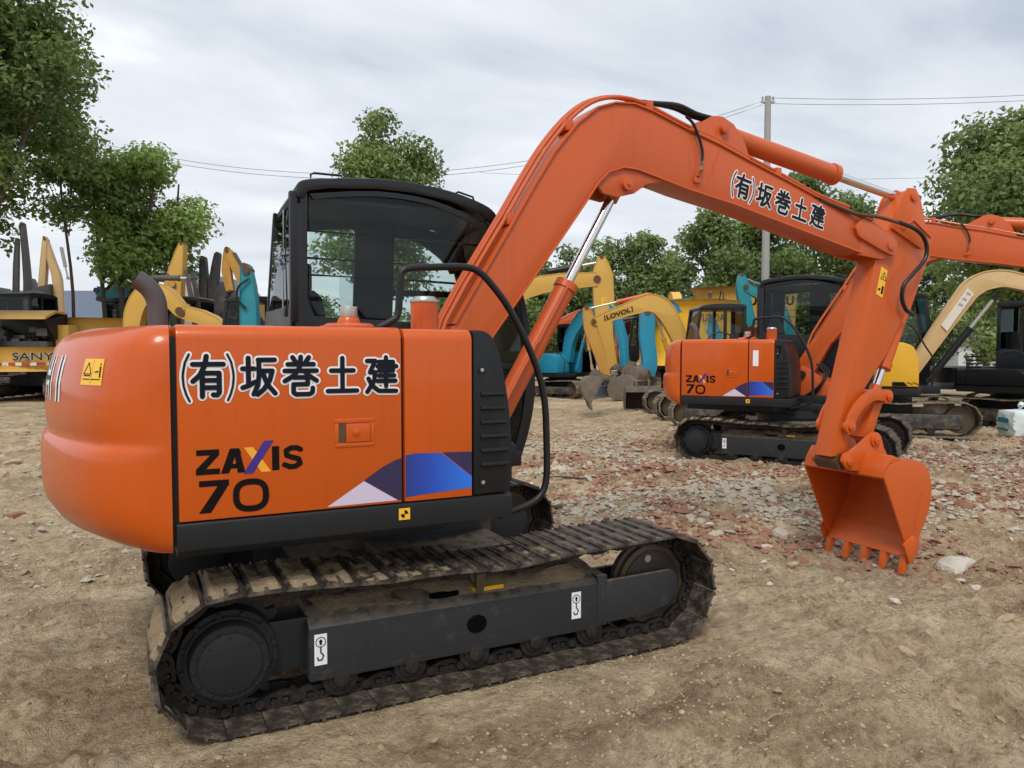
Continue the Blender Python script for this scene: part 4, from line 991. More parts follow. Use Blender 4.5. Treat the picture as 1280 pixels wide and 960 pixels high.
    for s in (-1, 1):
        prism(bm, [(3.95, 2.50), (4.07, 2.76), (4.13, 2.83), (4.22, 2.835), (4.28, 2.76), (4.36, 2.52), (4.44, 2.42), (4.30, 2.36)], *sorted((yb+s*ah, yb+s*(ah+.018))), 'y')
        pin_boss(bm, 4.19, 2.765, yb+s*ah, yb+s*(ah+.035), .036)
        # long edge stiffener of the side plate
        prism(bm, [(4.06, 2.52), (4.19, 2.60), (4.40, 2.475), (4.41, 2.45), (4.19, 2.575), (4.06, 2.49)], *sorted((yb+s*(ah+.017), yb+s*(ah+.03))), 'y')
    obj('arm_cheek', bm, 'armpaint', arm, bevel=.004)
    bm = B(); cyl(bm, (3.443, yb-ah-.02, .695), (3.443, yb+ah+.02, .695), .066, n=26); obj('arm_end_boss', bm, 'rust', arm)
    bm = B(); cyl(bm, (3.481, yb-ah-.05, .96), (3.481, yb+ah+.05, .96), .035, n=18); obj('link_pin', bm, 'armpaint', arm)
    # warning sticker on the arm
    P = lambda u, v, d: Vector((u, yb-ah-.0015-d, v))
    c0 = Vector((3.835, 2.10)); 
    bm = B(); poly(bm, P, [(3.80, 1.985), (3.875, 1.955), (3.93, 2.17), (3.855, 2.20)], 0); st = obj('warning_sticker', bm, 'stickery', arm, flat=True)
    bm = B(); sx = [0]
    stroke(bm, P, [(3.850, 2.105), (3.912, 2.088), (3.893, 2.155), (3.850, 2.105)], .006, .001, sx); poly(bm, P, [(3.876, 2.125), (3.888, 2.122), (3.884, 2.105), (3.876, 2.107)], .001)
    poly(bm, P, [(3.868, 2.05), (3.890, 2.04), (3.872, 1.98), (3.852, 1.988)], .001); poly(bm, P, [(3.825, 2.03), (3.85, 2.03), (3.845, 2.01), (3.82, 2.015)], .001)
    obj('sticker_pictogram', bm, 'ink', st, flat=True)
    # hose looping over the arm
    bm = B(); tube(bm, [(3.93, yb-hw-.06, 2.535), (4.10, yb-hw-.06, 2.505), (4.22, yb-hw-.06, 2.45), (4.275, yb-hw-.06, 2.36), (4.25, yb-hw-.06, 2.26), (4.13, yb-hw-.06, 2.155), (4.03, yb-hw-.05, 2.06), (4.02, yb-hw-.04, 1.96), (4.08, yb-hw-.03, 1.87), (4.18, yb-hw-.02, 1.83)], .0165, 10, smooth=5)
    obj('hose', bm, 'rubber', arm)
    bm = B(); tube(bm, [(3.10, yb-hw-.0, 2.665), (3.43, yb-hw-.02, 2.585), (3.55, yb-hw-.04, 2.565), (3.72, yb-hw-.05, 2.56), (3.95, yb-hw-.06, 2.53)], .0135, 10, smooth=5); obj('hose_sleeve', bm, 'rust', arm)
    # bucket cylinder
    hyd_cyl(root, (4.44, yb, 2.32), (3.896, yb, 1.181), .80, .058, .030, 'armpaint', name='bucket_cylinder')
    # curved guide links
    for s in (-1, 1):
        y = yb+s*(ah+.045)
        cl = spl([(3.481, .96), (3.56, 1.10), (3.70, 1.20), (3.896, 1.181)], 5)
        cl = spl([(3.475, .955), (3.525, 1.06), (3.62, 1.15), (3.75, 1.20), (3.90, 1.185)], 4)
        pr = ribbon(cl, .088)
        bm = B(); prism(bm, pr, y-.012, y+.012, 'y')
        for (px, pz) in ((3.481, .96), (3.896, 1.181)):
            cyl(bm, (px, y-.015, pz), (px, y+.015, pz), .056, n=24); cyl(bm, (px, y+s*.01, pz), (px, y+s*.035, pz), .030, n=16); cyl(bm, (px, y+s*.03, pz), (px, y+s*.042, pz), .011, n=8)
        obj('guide_link', bm, 'armpaint', root, bevel=.003)
    bm = B(); prism(bm, ribbon([(3.896, 1.181), (3.82, 1.01), (3.751, .848)], [.10, .085, .10]), yb-.075, yb+.075, 'y'); cyl(bm, (3.896, yb-.13, 1.181), (3.896, yb+.13, 1.181), .05, n=20); obj('bucket_link', bm, 'armpaint', root, bevel=.006)
    # ---- bucket
    bk = bpy.data.objects.new('bucket', None); COL.objects.link(bk); bk.parent = root
    prof = spl([(3.588, .600), (3.655, .690), (3.80, .712), (3.972, .700), (4.085, .625), (4.135, .50), (4.130, .37), (4.085, .25), (4.02, .14), (3.955, .04), (3.898, -.045)], 3)
    bucket(bk, None, yb+.025, .755, 'armpaint', 5, prof)
    for y in (yb+.025-.3775, yb+.025+.3775):
        bm = B(); s = -1 if y < yb else 1
        prism(bm, [(3.80, .07), (3.90, .135), (3.98, .10), (3.975, .03), (3.90, -.085), (3.865, -.07)], *sorted((y+s*.006, y+s*.026)), 'y'); obj('side_cutter', bm, 'armpaint', bk, bevel=.004)
        bm = B(); prism(bm, [(4.02, .46), (4.04, .46), (3.955, .17), (3.94, .175)], *sorted((y+s*.003, y+s*.008)), 'y'); obj('side_rib', bm, 'armpaint', bk)
    bm = B(); prism(bm, [(3.590, .585), (3.600, .66), (3.665, .755), (3.70, .755), (3.80, .715), (3.66, .68), (3.62, .60)], yb-.348, yb+.398, 'y'); obj('top_beam', bm, 'armpaint', bk, bevel=.008)
    for s in (-1, 1):
        y = yb+s*.128
        bm = B(); prism(bm, spl([(3.40, .70), (3.42, .755), (3.50, .78), (3.60, .83), (3.70, .895), (3.76, .91), (3.82, .88), (3.86, .78), (3.90, .70), (3.75, .66), (3.58, .62), (3.46, .635)], 2), y-.014, y+.014, 'y')
        for px, pz in ((3.453, .70), (3.751, .848)):
            cyl(bm, (px, y, pz), (px, y+s*.028, pz), .050, n=22); cyl(bm, (px, y, pz), (px, y+s*.045, pz), .030, n=16); cyl(bm, (px, y, pz), (px, y+s*.050, pz), .010, n=8)
        obj('bucket_ear', bm, 'armpaint', bk, bevel=.003)
    # wear strip inside the lip
    bm = B(); prism(bm, [(3.872, -.040), (3.975, .115), (3.968, .122), (3.864, -.033)], yb-.335, yb+.385, 'y'); obj('lip_plate', bm, 'armpaint', bk)

GM = 'orange excavators'
root = thing('excavator', 'glossy orange tracked excavator filling the foreground, company characters in black on its engine door', 'excavator')
undercarriage_main(root); house_main(root); cab_main(root); front_main(root)

def children_map():
    d = {}
    for o in bpy.data.objects:
        if o.parent: d.setdefault(o.parent.name, []).append(o)
    return d
def copy_tree(o, parent, cm, skip=()):
    c = o.copy(); COL.objects.link(c); c.parent = parent
    for ch in cm.get(o.name, []):
        if ch.name.split('.')[0] in skip: continue
        copy_tree(ch, c, cm, skip)
    return c
cm = children_map()
second = copy_tree(root, None, cm, ('decal_character', 'decal_outline', 'warning_sticker', 'lip_plate'))
second['label'] = 'second orange excavator standing on rubble behind the raised bucket, plain boom and orange hood'
second.location = (6.85, 3.50, .04); second.rotation_euler = (0, 0, R(-58))
# stickers only the second machine carries
bm = B(); box(bm, -.32, -.25, YS-.003, YS-.0005, 1.30, 1.50); o = obj('paper_sticker', bm, 'white', second)
fit_text('7', lambda u, v, d: Vector((u, YS-d, v)), -.03, .04, 1.40, 1.56, .004, 'ink', second)
SECOND = second
# ------------------------------------------------------------------ generic machines of the yard
def gen_track(parent, s, wd=.45, y=0., n=36, L=1.08, r=.29):
    fr, p = path_frames(track_path(L*s, r*s, .30*s, .03*s), n, .2)
    bm = place_on_path(shoe_bm(wd*s, p, s*1.1), fr, y)
    return obj('track', bm, 'shoedusty', parent)
def gen_under(parent, s, L=1.08, gauge=.875, wd=.45, blade=None, shoes=36):
    for sg in (-1, 1):
        y = sg*gauge*s
        gen_track(parent, s, wd, y, shoes, L)
        bm = B(); prism(bm, [(-L*.72*s, .14*s), (L*.98*s, .14*s), (L*1.05*s, .22*s), (L*1.02*s, .38*s), (-L*.72*s, .38*s)], y-.13*s, y+.13*s, 'y'); f = obj('track_frame', bm, 'framedusty', parent, bevel=.02)
        bm = B(); cyl(bm, (-L*s, y-.14*s, .30*s), (-L*s, y+.14*s, .30*s), .19*s, n=24); cyl(bm, (-L*s, y-.17*s, .30*s), (-L*s, y+.17*s, .30*s), .12*s, n=20); obj('sprocket', bm, 'link', parent, bevel=.01)
        bm = B(); cyl(bm, (L*s, y-.08*s, .30*s), (L*s, y+.08*s, .30*s), .23*s, n=28); obj('idler', bm, 'idlerrim', parent, bevel=.01)
        for x in (-.6, -.2, .2, .6):
            bm = B(); cyl(bm, (x*L*s, y-.12*s, .12*s), (x*L*s, y+.12*s, .12*s), .07*s, n=14); obj('track_roller', bm, 'link', parent)
    bm = B(); box(bm, -.4*s, .4*s, -.75*s, .75*s, .33*s, .60*s); cyl(bm, (0, 0, .55*s), (0, 0, .72*s), .5*s, n=32); obj('centre_frame', bm, 'frame', parent, bevel=.02)
    if blade:
        bm = B(); bx = L*s+.55*s
        pr = [(bx, .04), (bx+.05, .04), (bx+.02, .22*s), (bx+.08, .42*s), (bx+.03, .43*s), (bx-.03, .22*s)]
        prism(bm, pr, -1.05*s, 1.05*s, 'y'); b = obj('dozer_blade', bm, blade, parent, bevel=.01)
        for y in (-.35, .35):
            bm = B(); prism(bm, [(.3*s, .30*s), (bx, .16*s), (bx, .26*s), (.3*s, .40*s)], (y-.05)*s, (y+.05)*s, 'y'); obj('blade_arm', bm, blade, b)
def simple_cab(parent, s, x0, x1, y0, y1, z0, z1, frame='cabblack', paint=None, glass='glassdark'):
    """cab with real pillars, glass on four sides, seat inside"""
    c = bpy.data.objects.new('cab', None); COL.objects.link(c); c.parent = parent
    t = .06*s; zl = z0+(z1-z0)*.42; H = z1-z0; fx = x1+.08*s
    bm = B(); prism(bm, spl([(x0, z1-.09*s), (x0+.05*s, z1-.02*s), ((x0+x1)/2, z1), (x1-.18*s, z1-.03*s), (x1-.04*s, z1-.10*s)], 3)+[(x1-.06*s, z1-.14*s), (x0, z1-.13*s)], y0-.01, y1+.01, 'y'); obj('roof', bm, frame, c, bevel=.025, ang=50)
    for y in (y0, y1-t):
        bm = B(); prism(bm, [(x0, z0), (x0, zl), (x1+.02*s, zl-.04*s), (x1, z0)], y, y+t, 'y'); obj('cab_side', bm, paint or frame, c, bevel=.01)
        for a, b2, w in (((x0+.035*s, zl-.05), (x0+.035*s, z1-.1*s), .07*s), ((x0+(x1-x0)*.42, zl-.05), (x0+(x1-x0)*.42, z1-.09*s), .065*s), ((x1-.09*s, z1-.1*s), (fx-.05*s, zl-.08), .065*s)):
            bm = B(); prism(bm, ribbon([a, b2], w), y, y+t, 'y'); obj('pillar', bm, frame, c, bevel=.008)
        bm = B(); prism(bm, [(x0+.02, zl), (fx-.06*s, zl), (x1-.1*s, z1-.1*s), (x0+.02, z1-.1*s)], y+t*.45, y+t*.5, 'y'); obj('side_window', bm, glass, c, flat=True)
    bm = B(); box(bm, x0-.002, x0+t, y0+t, y1-t, z0, zl); obj('rear_wall', bm, paint or frame, c, bevel=.01)
    bm = B(); box(bm, x0+.02, x0+.024, y0+t, y1-t, zl, z1-.1*s); obj('rear_window', bm, glass, c, flat=True)
    bm = B(); prism(bm, [(x1-.1*s, z1-.1*s), (fx-.03*s, zl), (x1, z0), (x1-.01, z0), (fx-.035*s, zl), (x1-.105*s, z1-.1*s)], y0+t, y1-t, 'y'); obj('windscreen', bm, glass, c, flat=True)
    bm = B(); box(bm, x0+.15*s, x0+.55*s, y0+.25*s, y1-.25*s, z0+.2*s, z0+.42*s); sd = obj('operator_seat', bm, 'seat', c, bevel=.03)
    bm = B(); prism(bm, [(x0+.12*s, z0+.4*s), (x0+.26*s, z0+.4*s), (x0+.16*s, z0+1.08*s), (x0+.06*s, z0+1.05*s)], y0+.25*s, y1-.25*s, 'y'); obj('backrest', bm, 'seat', sd, bevel=.03)
    return c
def gen_house(parent, s, paint, half=1.1, pipe=True, xs=-.75, xt=-1.55, zt=1.6, zb=.76, cabx=(-.45, .75), zc=2.55, cab=True, cabpaint=None, cabframe='cabblack', side_x=.55, cabside=1, engine_open=False, clear=False):
    bm = B(); prism(bm, [(xs, -half*.97), (side_x, -half*.97), (side_x+.2, -.4), (cabx[1]+.1, -.35), (cabx[1]+.1, half*.97), (xs, half*.97)] if cabside > 0 else [(xs, half*.97), (side_x, half*.97), (side_x+.2, .4), (cabx[1]+.1, .35), (cabx[1]+.1, -half*.97), (xs, -half*.97)], zb-.06, zb+.08, 'z')
    for v in bm.verts: v.co *= s
    obj('deck', bm, 'skirt', parent, bevel=.015)
    sec = [(zb-.02, .2, 0), (zb+.04, .08, 0), (zb+.12, .02, 0), (zb+.3, 0, 0), (zt-.35, .02, 0), (zt-.12, .05, 0), (zt-.04, .09, 0), (zt, .18, 0)]
    if engine_open: sec = [(zb-.02, .1, 0), (zb+.04, .03, 0), (zb+.3, 0, 0), (zb+.52, .02, 0), (zb+.57, .06, 0)]
    cw = counterweight(half*s, xs*s, xt*s, [(a*s, o*s, f) for a, o, f in sec], parent, paint)
    # engine hood and the box beside the boom
    bm = B(); prism(bm, [(p[0]*s, p[1]*s) for p in rounded_yz(-half, half, zb+.09, zt, .07)], (xs+.012)*s, (cabx[0]-.06)*s, 'x')
    if not engine_open: obj('engine_hood', bm, paint, parent, bevel=.015)
    else: bm.free()
    y0, y1 = ((-half, -.38) if cabside > 0 else (.38, half))
    bm = B(); pr = spl([(side_x-.25, zt-.02), (side_x-.08, zt-.10), (side_x, zt-.35), (side_x+.01, zb+.09)], 3)
    prism(bm, [((cabx[0]-.05)*s, (zb+.09)*s), ((cabx[0]-.05)*s, (zt-.02)*s)]+[(a*s, b*s) for a, b in pr], y0*s, y1*s, 'y')
    sb = obj('side_box', bm, paint, parent, bevel=.025, ang=45)
    ys = y0*s-.004 if cabside > 0 else y1*s+.004
    for k in range(5):
        z = (zb+.35+.07*k)*s; bm = B(); box(bm, (xs+.2)*s, (xs+.48)*s, *sorted((ys, ys+(.01 if cabside > 0 else -.01))), z, z+.03*s); obj('vent_slot', bm, 'rubber', sb)
    if pipe:
     bm = B(); tube(bm, [((cabx[0]-.25)*s, y0*s*.5, zt*s), ((cabx[0]-.25)*s, y0*s*.5, (zt+.16)*s), ((cabx[0]-.31)*s, y0*s*.5, (zt+.24)*s)], .04*s, 10, smooth=3); obj('exhaust_pipe', bm, 'exhaust', parent)
    bm = B(); yr = y0*s*.9
    tube(bm, [((side_x-.55)*s, yr, zt*s), ((side_x-.5)*s, yr, (zt+.28)*s), ((side_x-.15)*s, yr, (zt+.3)*s), ((side_x+.12)*s, yr, (zt-.1)*s), ((side_x+.25)*s, yr, (zb+.5)*s), ((side_x+.22)*s, yr, (zb+.1)*s)], .014*s, 8, smooth=3); obj('guard_rail', bm, 'rubber', parent)
    if cab:
        yy = (.14, half) if cabside > 0 else (-half, -.14)
        simple_cab(parent, s, cabx[0]*s, cabx[1]*s, yy[0]*s, yy[1]*s, (zb+.09)*s, zc*s, cabframe, cabpaint, 'clearglass' if clear else 'glassdark')
    return cw
def gen_boom(parent, pts, ws, w, m, yb=0., name='boom', k=3):
    P = spl(pts, k); n = len(P); W = []
    for i in range(n):
        t = i/(n-1)*(len(ws)-1); j = min(len(ws)-2, int(t)); W.append(ws[j]*(1-(t-j))+ws[j+1]*(t-j))
    bm = B(); prism(bm, ribbon(P, W), yb-w/2, yb+w/2, 'y'); o = obj(name, bm, m, parent, bevel=.01)
    bm = B()
    rb = ribbon(P, [x+.012 for x in W]); a = rb[:n]; c = ribbon(P, [x-.03 for x in W])[:n]
    prism(bm, a+c[::-1], yb-w/2-.012, yb+w/2+.012, 'y')
    a = rb[n:]; c = ribbon(P, [x-.03 for x in W])[n:]
    prism(bm, a+c[::-1], yb-w/2-.012, yb+w/2+.012, 'y'); obj(name+'_flange', bm, m, o)
    for q in (pts[0], pts[-1]):
        bm = B(); cyl(bm, (q[0], yb-w/2-.03, q[1]), (q[0], yb+w/2+.03, q[1]), min(ws)*.33, n=14); obj('pin', bm, 'rust', o)
    return o
def gen_bucket(parent, pin, ang, s, w, m, yb=0., teeth=5):
    """pin at the arm end; ang turns the whole bucket about it (degrees)"""
    b = bpy.data.objects.new('bucket', None); COL.objects.link(b); b.parent = parent
    b.location = (pin[0], yb, pin[1]); b.rotation_euler = (0, R(-ang), 0)
    prof = spl([(.13*s, -.10*s), (.20*s, .0), (.36*s, .01*s), (.52*s, -.02*s), (.64*s, -.12*s), (.68*s, -.25*s), (.66*s, -.40*s), (.58*s, -.54*s), (.47*s, -.67*s), (.40*s, -.76*s)], 2)
    bucket(b, None, 0, w, m, teeth, prof)
    for y in (-.12*s, .12*s):
        bm = B(); prism(bm, [(-.06*s, .0), (0, .07*s), (.15*s, .12*s), (.3*s, .22*s), (.40*s, .16*s), (.46*s, .0), (.2*s, -.06*s), (0, -.07*s)], y-.015, y+.015, 'y'); cyl(bm, (0, y-.03, 0), (0, y+.03, 0), .05*s, n=14); obj('bucket_ear', bm, m, b)
    return b
YG = 'construction machines parked in the yard'
def machine(label, loc, yaw, s, paint, under=True, z=None, group=YG, **k):
    zz = gh(*loc) if z is None else z
    r = thing('excavator', label, 'excavator', (loc[0], loc[1], zz), R(yaw), group)
    if under: gen_under(r, s, blade=k.pop('blade', None), L=k.pop('L', 1.08), shoes=k.pop('shoes', 36))
    else: k.pop('blade', None); k.pop('L', None)
    cw = gen_house(r, s, paint, **k)
    return r, cw
def cylr(parent, p0, p1, r, bar, frac=.6, yb=0.): return hyd_cyl(parent, (p0[0], yb, p0[1]), (p1[0], yb, p1[1]), frac, r, r*.5, bar, 'silver')

# --- right: yellow machine with a faded tan boom
r, cw = machine('yellow excavator with long faded tan boom, just behind the second orange machine', (10.93, 5.32), -45, 1.0, 'yellowbright', cabx=(-.5, .8), zt=1.62, side_x=.42)
bp = gen_boom(r, [(.40, .95), (.85, 1.72), (1.25, 2.36), (1.42, 2.58), (1.70, 2.70), (2.2, 2.63), (4.0, 1.95)], [.18, .26, .30, .33, .31, .26, .18], .20, 'tan', -.05, k=3)
cylr(r, (.75, .92), (1.78, 2.42), .06, 'black', .62, -.05)
gen_boom(r, [(3.95, 2.2), (3.8, 1.4), (3.5, .75)], [.3, .26, .18], .17, 'tan', -.05, 'arm'); gen_bucket(r, (3.5, .75), 10, .9, .65, 'dirtysteel', -.05)
P = lambda u, v, d: Vector((.95+.42*u-.075*v, -.165-d, 1.84+.68*u+.05*v))
bm = B(); poly(bm, P, [(0, -.8), (.95, -.8), (1.0, .8), (.05, .8)], .01)
st = obj('worn_label', bm, 'whitestripe', bp, flat=True)
bm = B(); sx = [0]
for u in (.62, .76, .9):
    stroke(bm, P, [(u, -.4), (u, .4)], .05, .012, sx); stroke(bm, P, [(u-.04, .1), (u+.05, .15)], .05, .012, sx)
obj('worn_letters', bm, 'pole', st, flat=True)
bm = B(); P = lambda u, v, d: Vector((u, -1.1-d, v))
poly(bm, P, [(.02, .93), (.20, .93), (.26, .86), (.02, .86)], .006)
for i in range(6): poly(bm, P, [(.25+.03*i, .93-.012*(i % 3)), (.27+.03*i, .93-.012*(i % 3)), (.27+.03*i, .91-.012*(i % 3)), (.25+.03*i, .91-.012*(i % 3))], .006)
obj('side_emblem', bm, 'ink', r, flat=True)

# --- far right: black-cabbed machine with an orange-yellow arm
r, cw = machine('dark cabbed excavator with a narrow yellow side strip at the right edge of the yard', (14.75, 5.1), -80, 1.0, 'black', cabx=(-.5, .75), zt=1.18, cabpaint='black')
bm = B(); box(bm, -.2, .05, 1.155, 1.17, .95, 1.6); obj('side_strip', bm, 'yellow', r, bevel=.01)
gen_boom(r, [(.55, 1.1), (1.3, 1.75), (2.0, 1.9), (3.1, 1.2)], [.2, .3, .3, .2], .2, 'yellowbright', -.05); cylr(r, (.7, .9), (1.5, 1.62), .055, 'black', .6, -.05)

# --- centre: teal mini machine with blade
r, cw = machine('teal mini excavator with grey dozer blade, left of the upright yellow arm', (11.5, 17.9), -66, .95, 'tealblue', blade='bladeblue', zt=1.5, cabx=(-.35, .7), cabpaint='tealblue')
gen_boom(r, [(.45, 1.15), (.55, 1.9), (1.05, 2.6), (1.75, 2.95), (2.3, 2.6)], [.25, .36, .40, .34, .22], .22, 'tealblue', -.3)
gen_boom(r, [(2.2, 2.8), (2.5, 1.9), (2.6, 1.0)], [.22, .25, .16], .16, 'tealblue', -.3, 'arm'); cylr(r, (.8, .95), (1.2, 2.4), .055, 'tealblue', .6, -.3); gen_bucket(r, (2.6, .95), 15, .85, .6, 'dirtysteel', -.3)

# --- large yellow machine, boom level, arm hanging straight down
r, cw = machine('large yellow excavator with level boom and upright arm against the trees', (8.17, 17.9), -26.5, 1.35, 'yellowdirty')
bo = gen_boom(r, [(.4, 1.9), (1.1, 3.0), (2.2, 3.55), (3.94, 3.72)], [.35, .55, .55, .42], .34, 'yellow', 0)
ar = gen_boom(r, [(4.08, 4.42), (4.12, 3.85), (4.16, 3.0), (4.22, 1.97), (4.45, .95)], [.20, .62, .62, .45, .28], .30, 'yellow', 0, 'arm', 2)
cylr(r, (2.4, 3.95), (4.02, 4.25), .095, 'black', .66); cylr(r, (4.35, 3.35), (4.55, 1.7), .08, 'yellowdirty', .66)
gen_bucket(r, (4.5, .98), -2, 1.3, 1.15, 'dirtysteel', 0)
fit_text('E', lambda u, v, d: Vector((u, -.152-d, v)), 4.08, 4.26, 2.95, 3.15, .006, 'stickery', ar)
# --- yellow machine with lettered boom
r, cw = machine('yellow excavator with arched lettered boom reaching left from behind the second orange machine', (10.5, 9.45), 153.5, 1.0, 'yellow', cab=False)
bo = gen_boom(r, [(.55, 1.05), (.72, 1.75), (1.06, 2.40), (1.40, 2.60), (1.80, 2.50), (2.70, 2.17)], [.22, .34, .42, .40, .33, .18], .22, 'yellow', 0, k=5)
P = lambda u, v, d: Vector((2.42-.47*u*1.0-.0*v, .115+d, 2.235+.16*u+.115*v))
bm = B(); sx = [0]
P2 = lambda u, v, d: Vector((2.44-.62*u+.02*v, .124+d, 2.19+.205*u+.12*v))
for a, b in (((0, 0), (1, 0)), ((1, 0), (1, 1)), ((1, 1), (0, 1)), ((0, 1), (0, 0))): stroke(bm, P2, [a, b], .035, .0, sx)
obj('decal_outline', bm, 'ink', bo, flat=True)
fit_text('LOVOL', P2, .06, .94, .12, .88, .002, 'ink', bo, offset=.03)
ar = gen_boom(r, [(2.86, 2.50), (2.76, 2.05), (2.55, 1.45), (2.40, .92)], [.14, .30, .26, .18], .17, 'yellowdirty', 0, 'arm')
cylr(r, (1.42, 2.80), (2.84, 2.46), .045, 'boom', .52); cylr(r, (.85, 1.05), (1.25, 2.28), .05, 'yellowdirty', .6); cylr(r, (2.88, 2.2), (2.72, 1.1), .045, 'yellowdirty', .6)
gen_bucket(r, (2.40, .90), 5, .85, .75, 'dirtysteel', 0)
# --- orange machine farther back
r, cw = machine('orange excavator farther back with dark hood emblem, between yellow arm and teal arm', (16.44, 20.6), 170, 1.1, 'hood', cabside=1)
bm = B(); P = lambda u, v, d: Vector((u, 1.215+d, v))
poly(bm, P, [(-.5, 1.25), (.35, 1.25), (.45, 1.12), (-.5, 1.12)], .004); obj('side_emblem', bm, 'ink', r, flat=True)
gen_boom(r, [(.6, 1.3), (1.2, 2.6), (2.3, 2.9), (3.6, 2.3)], [.25, .4, .36, .24], .25, 'boom', 0)
# --- teal arm reaching down
r, cw = machine('teal excavator whose arm and grab reach down beside the lettered yellow boom', (15.6, 14.1), 153.5, 1.1, 'tealblue', cabside=1, cab=False)
gen_boom(r, [(.5, 1.3), (.9, 2.35), (1.65, 2.95), (2.85, 2.72)], [.3, .42, .42, .3], .28, 'tealblue', 0)
gen_boom(r, [(2.80, 2.95), (2.85, 2.0), (2.75, 1.2), (2.85, .8)], [.42, .46, .44, .5], .3, 'tealblue', 0, 'arm'); gen_bucket(r, (2.8, .78), 20, 1., .9, 'tealblue', 0)
# --- cab-framed mini machine beside it
r, cw = machine('mini excavator with rounded black cab frame and open windows behind the second orange machine', (9.75, 8.1), 153.5, .98, 'yellow', zc=2.56, cabx=(-.45, .62), cabside=-1, pipe=False, clear=True)
# --- yellow machines with lettered counterweights
r, cw = machine('yellow excavator with HYUNDAI on its counterweight, seen through the black cab frame', (15.3, 16.4), 58, 1.35, 'yellowbright', z=.05, zt=2.25, cab=False)
P = lambda u, v, d: Vector((-2.115-d, -u, v))
fit_text('HYUNDAI', P, .05, 1.05, 2.36, 2.60, .012, 'exhaust', cw, offset=.02)
gen_boom(r, [(.9, 1.8), (1.5, 3.0), (2.8, 3.4), (4.6, 2.8)], [.35, .5, .45, .3], .3, 'yellowbright')
r, cw = machine('yellow excavator with KOMATSU on its tall counterweight in the back row', (21.6, 20.55), 58, 1.75, 'yellow', cab=False, zt=2.3)
P = lambda u, v, d: Vector((-2.74-d, -u, v))
fit_text('KOMATSU', P, -.45, 1.55, 3.28, 3.64, .015, 'ink', cw, offset=.035)
# --- teal boom above the yellow one
r, cw = machine('teal excavator with boom and arm folded high, left of the utility pole', (19.9, 15.3), 153.5, 1.2, 'teal', cab=False)
gen_boom(r, [(.5, 1.5), (.95, 2.9), (1.4, 3.35), (2.2, 3.75)], [.35, .42, .38, .28], .26, 'teal'); ar = gen_boom(r, [(2.34, 4.2), (2.28, 3.75), (2.2, 3.2), (1.95, 2.4)], [.16, .46, .42, .3], .22, 'teal', 0, 'arm')
cylr(r, (1.0, 3.55), (2.3, 4.12), .05, 'teal', .6)
# --- red topped machine far behind
r, cw = machine('orange red excavator low in the back row, left of the black cab frame', (19.0, 19.6), 150, 1.35, 'boom', zt=1.75)

# --- left: rear view of a yellow machine with its engine cover raised
r, cw = machine('yellow excavator seen from behind, engine cover raised, red and white tape on its tail', (-3.75, 24.4), 65, 1.22, 'yellow', engine_open=True, cabx=(-.45, .85), zc=2.75, half=1.12, xt=-1.75, z=0.)
bm = B(); box(bm, -1.15, -.62, -1.3, -.9, 1.0, 2.3); obj('corner_post', bm, 'yellow', r, bevel=.03); bm = B(); box(bm, -1.15, -.62, .95, 1.3, 1.0, 2.3); obj('corner_post', bm, 'yellow', r, bevel=.03)
bm = B(); box(bm, -1.5, -.7, -.85, .95, 1.15, 1.8)
rr = random.Random(3)
for i in range(26):
    x = rr.uniform(-1.55, -.8); y = rr.uniform(-.8, .9); z = rr.uniform(1.6, 2.15); q = rr.uniform(.05, .16)
    if i % 3: box(bm, x-q, x+q, y-q, y+q, z-q*.7, z+q*.7)
    else: cyl(bm, (x, y-q, z), (x, y+q, z), q*.8, n=10)
obj('engine', bm, 'engine', r)
bm = B(); prism(bm, [(-1.85, 2.45), (-1.80, 2.53), (-1.2, 2.74), (-.62, 2.68), (-.62, 2.62), (-1.2, 2.66), (-1.78, 2.45)], -1.0, 1.05, 'y'); obj('raised_cover', bm, 'yellow', r, bevel=.01)
bm = B(); prism(bm, [(-.66, 1.85), (-.66, 2.62), (-1.75, 2.43), (-1.3, 1.85)], -.98, -.94, 'y'); box(bm, -.68, -.62, -1.0, 1.0, 1.8, 2.65); obj('engine_bay_wall', bm, 'black', r)
for k in range(13):
    y = -1.2+.185*k; e = abs(y)/1.37; x = -2.135+.62*max(0, e-.15)**2.2
    bm = B(); box(bm, x-.02, x+.02, y, y+.18, 1.08, 1.17); obj('reflective_tape', bm, 'redstripe' if k % 2 else 'whitestripe', cw)
P = lambda u, v, d: Vector((-2.15+.12*abs(u)**2-d, -u, v))
for q, mm, oo, dd in (('SANY', 'pole', .045, .012), ('SANY', 'dkblue', .0, .016)):
    fit_text(q, P, .22, 1.30, 1.24, 1.46, dd, mm, cw, offset=oo)
# --- yellow tail with vent slots beside it
r, cw = machine('yellow excavator tail with black vent slots just right of the raised engine cover', (-2.6, 25.6), 95, 1.28, 'yellow', zt=2.0, zb=.90, z=0., cab=False)
for k in range(4):
    bm = B(); box(bm, -1.93, -1.5, .95, 1.25, 1.35+.17*k, 1.43+.17*k); obj('vent_slot', bm, 'rubber', cw)
# --- teal machine with folded boom
r, cw = machine('teal excavator with folded boom and glazed cab behind the yellow tails', (-1.5, 28.4), 153.5, 1.3, 'teal', cabside=1, zc=2.62, cabx=(-1.0, .1), xs=-1.2, xt=-1.9)
gen_boom(r, [(-.5, 2.6), (-.9, 3.3), (-.4, 3.75), (.2, 3.85), (.9, 3.45)], [.4, .5, .5, .45, .3], .4, 'teal')
gen_boom(r, [(.85, 3.75), (.0, 3.55), (-1.1, 3.45)], [.3, .4, .3], .3, 'teal', .3, 'arm'); cylr(r, (.6, 4.05), (-.8, 4.0), .07, 'teal', .6)
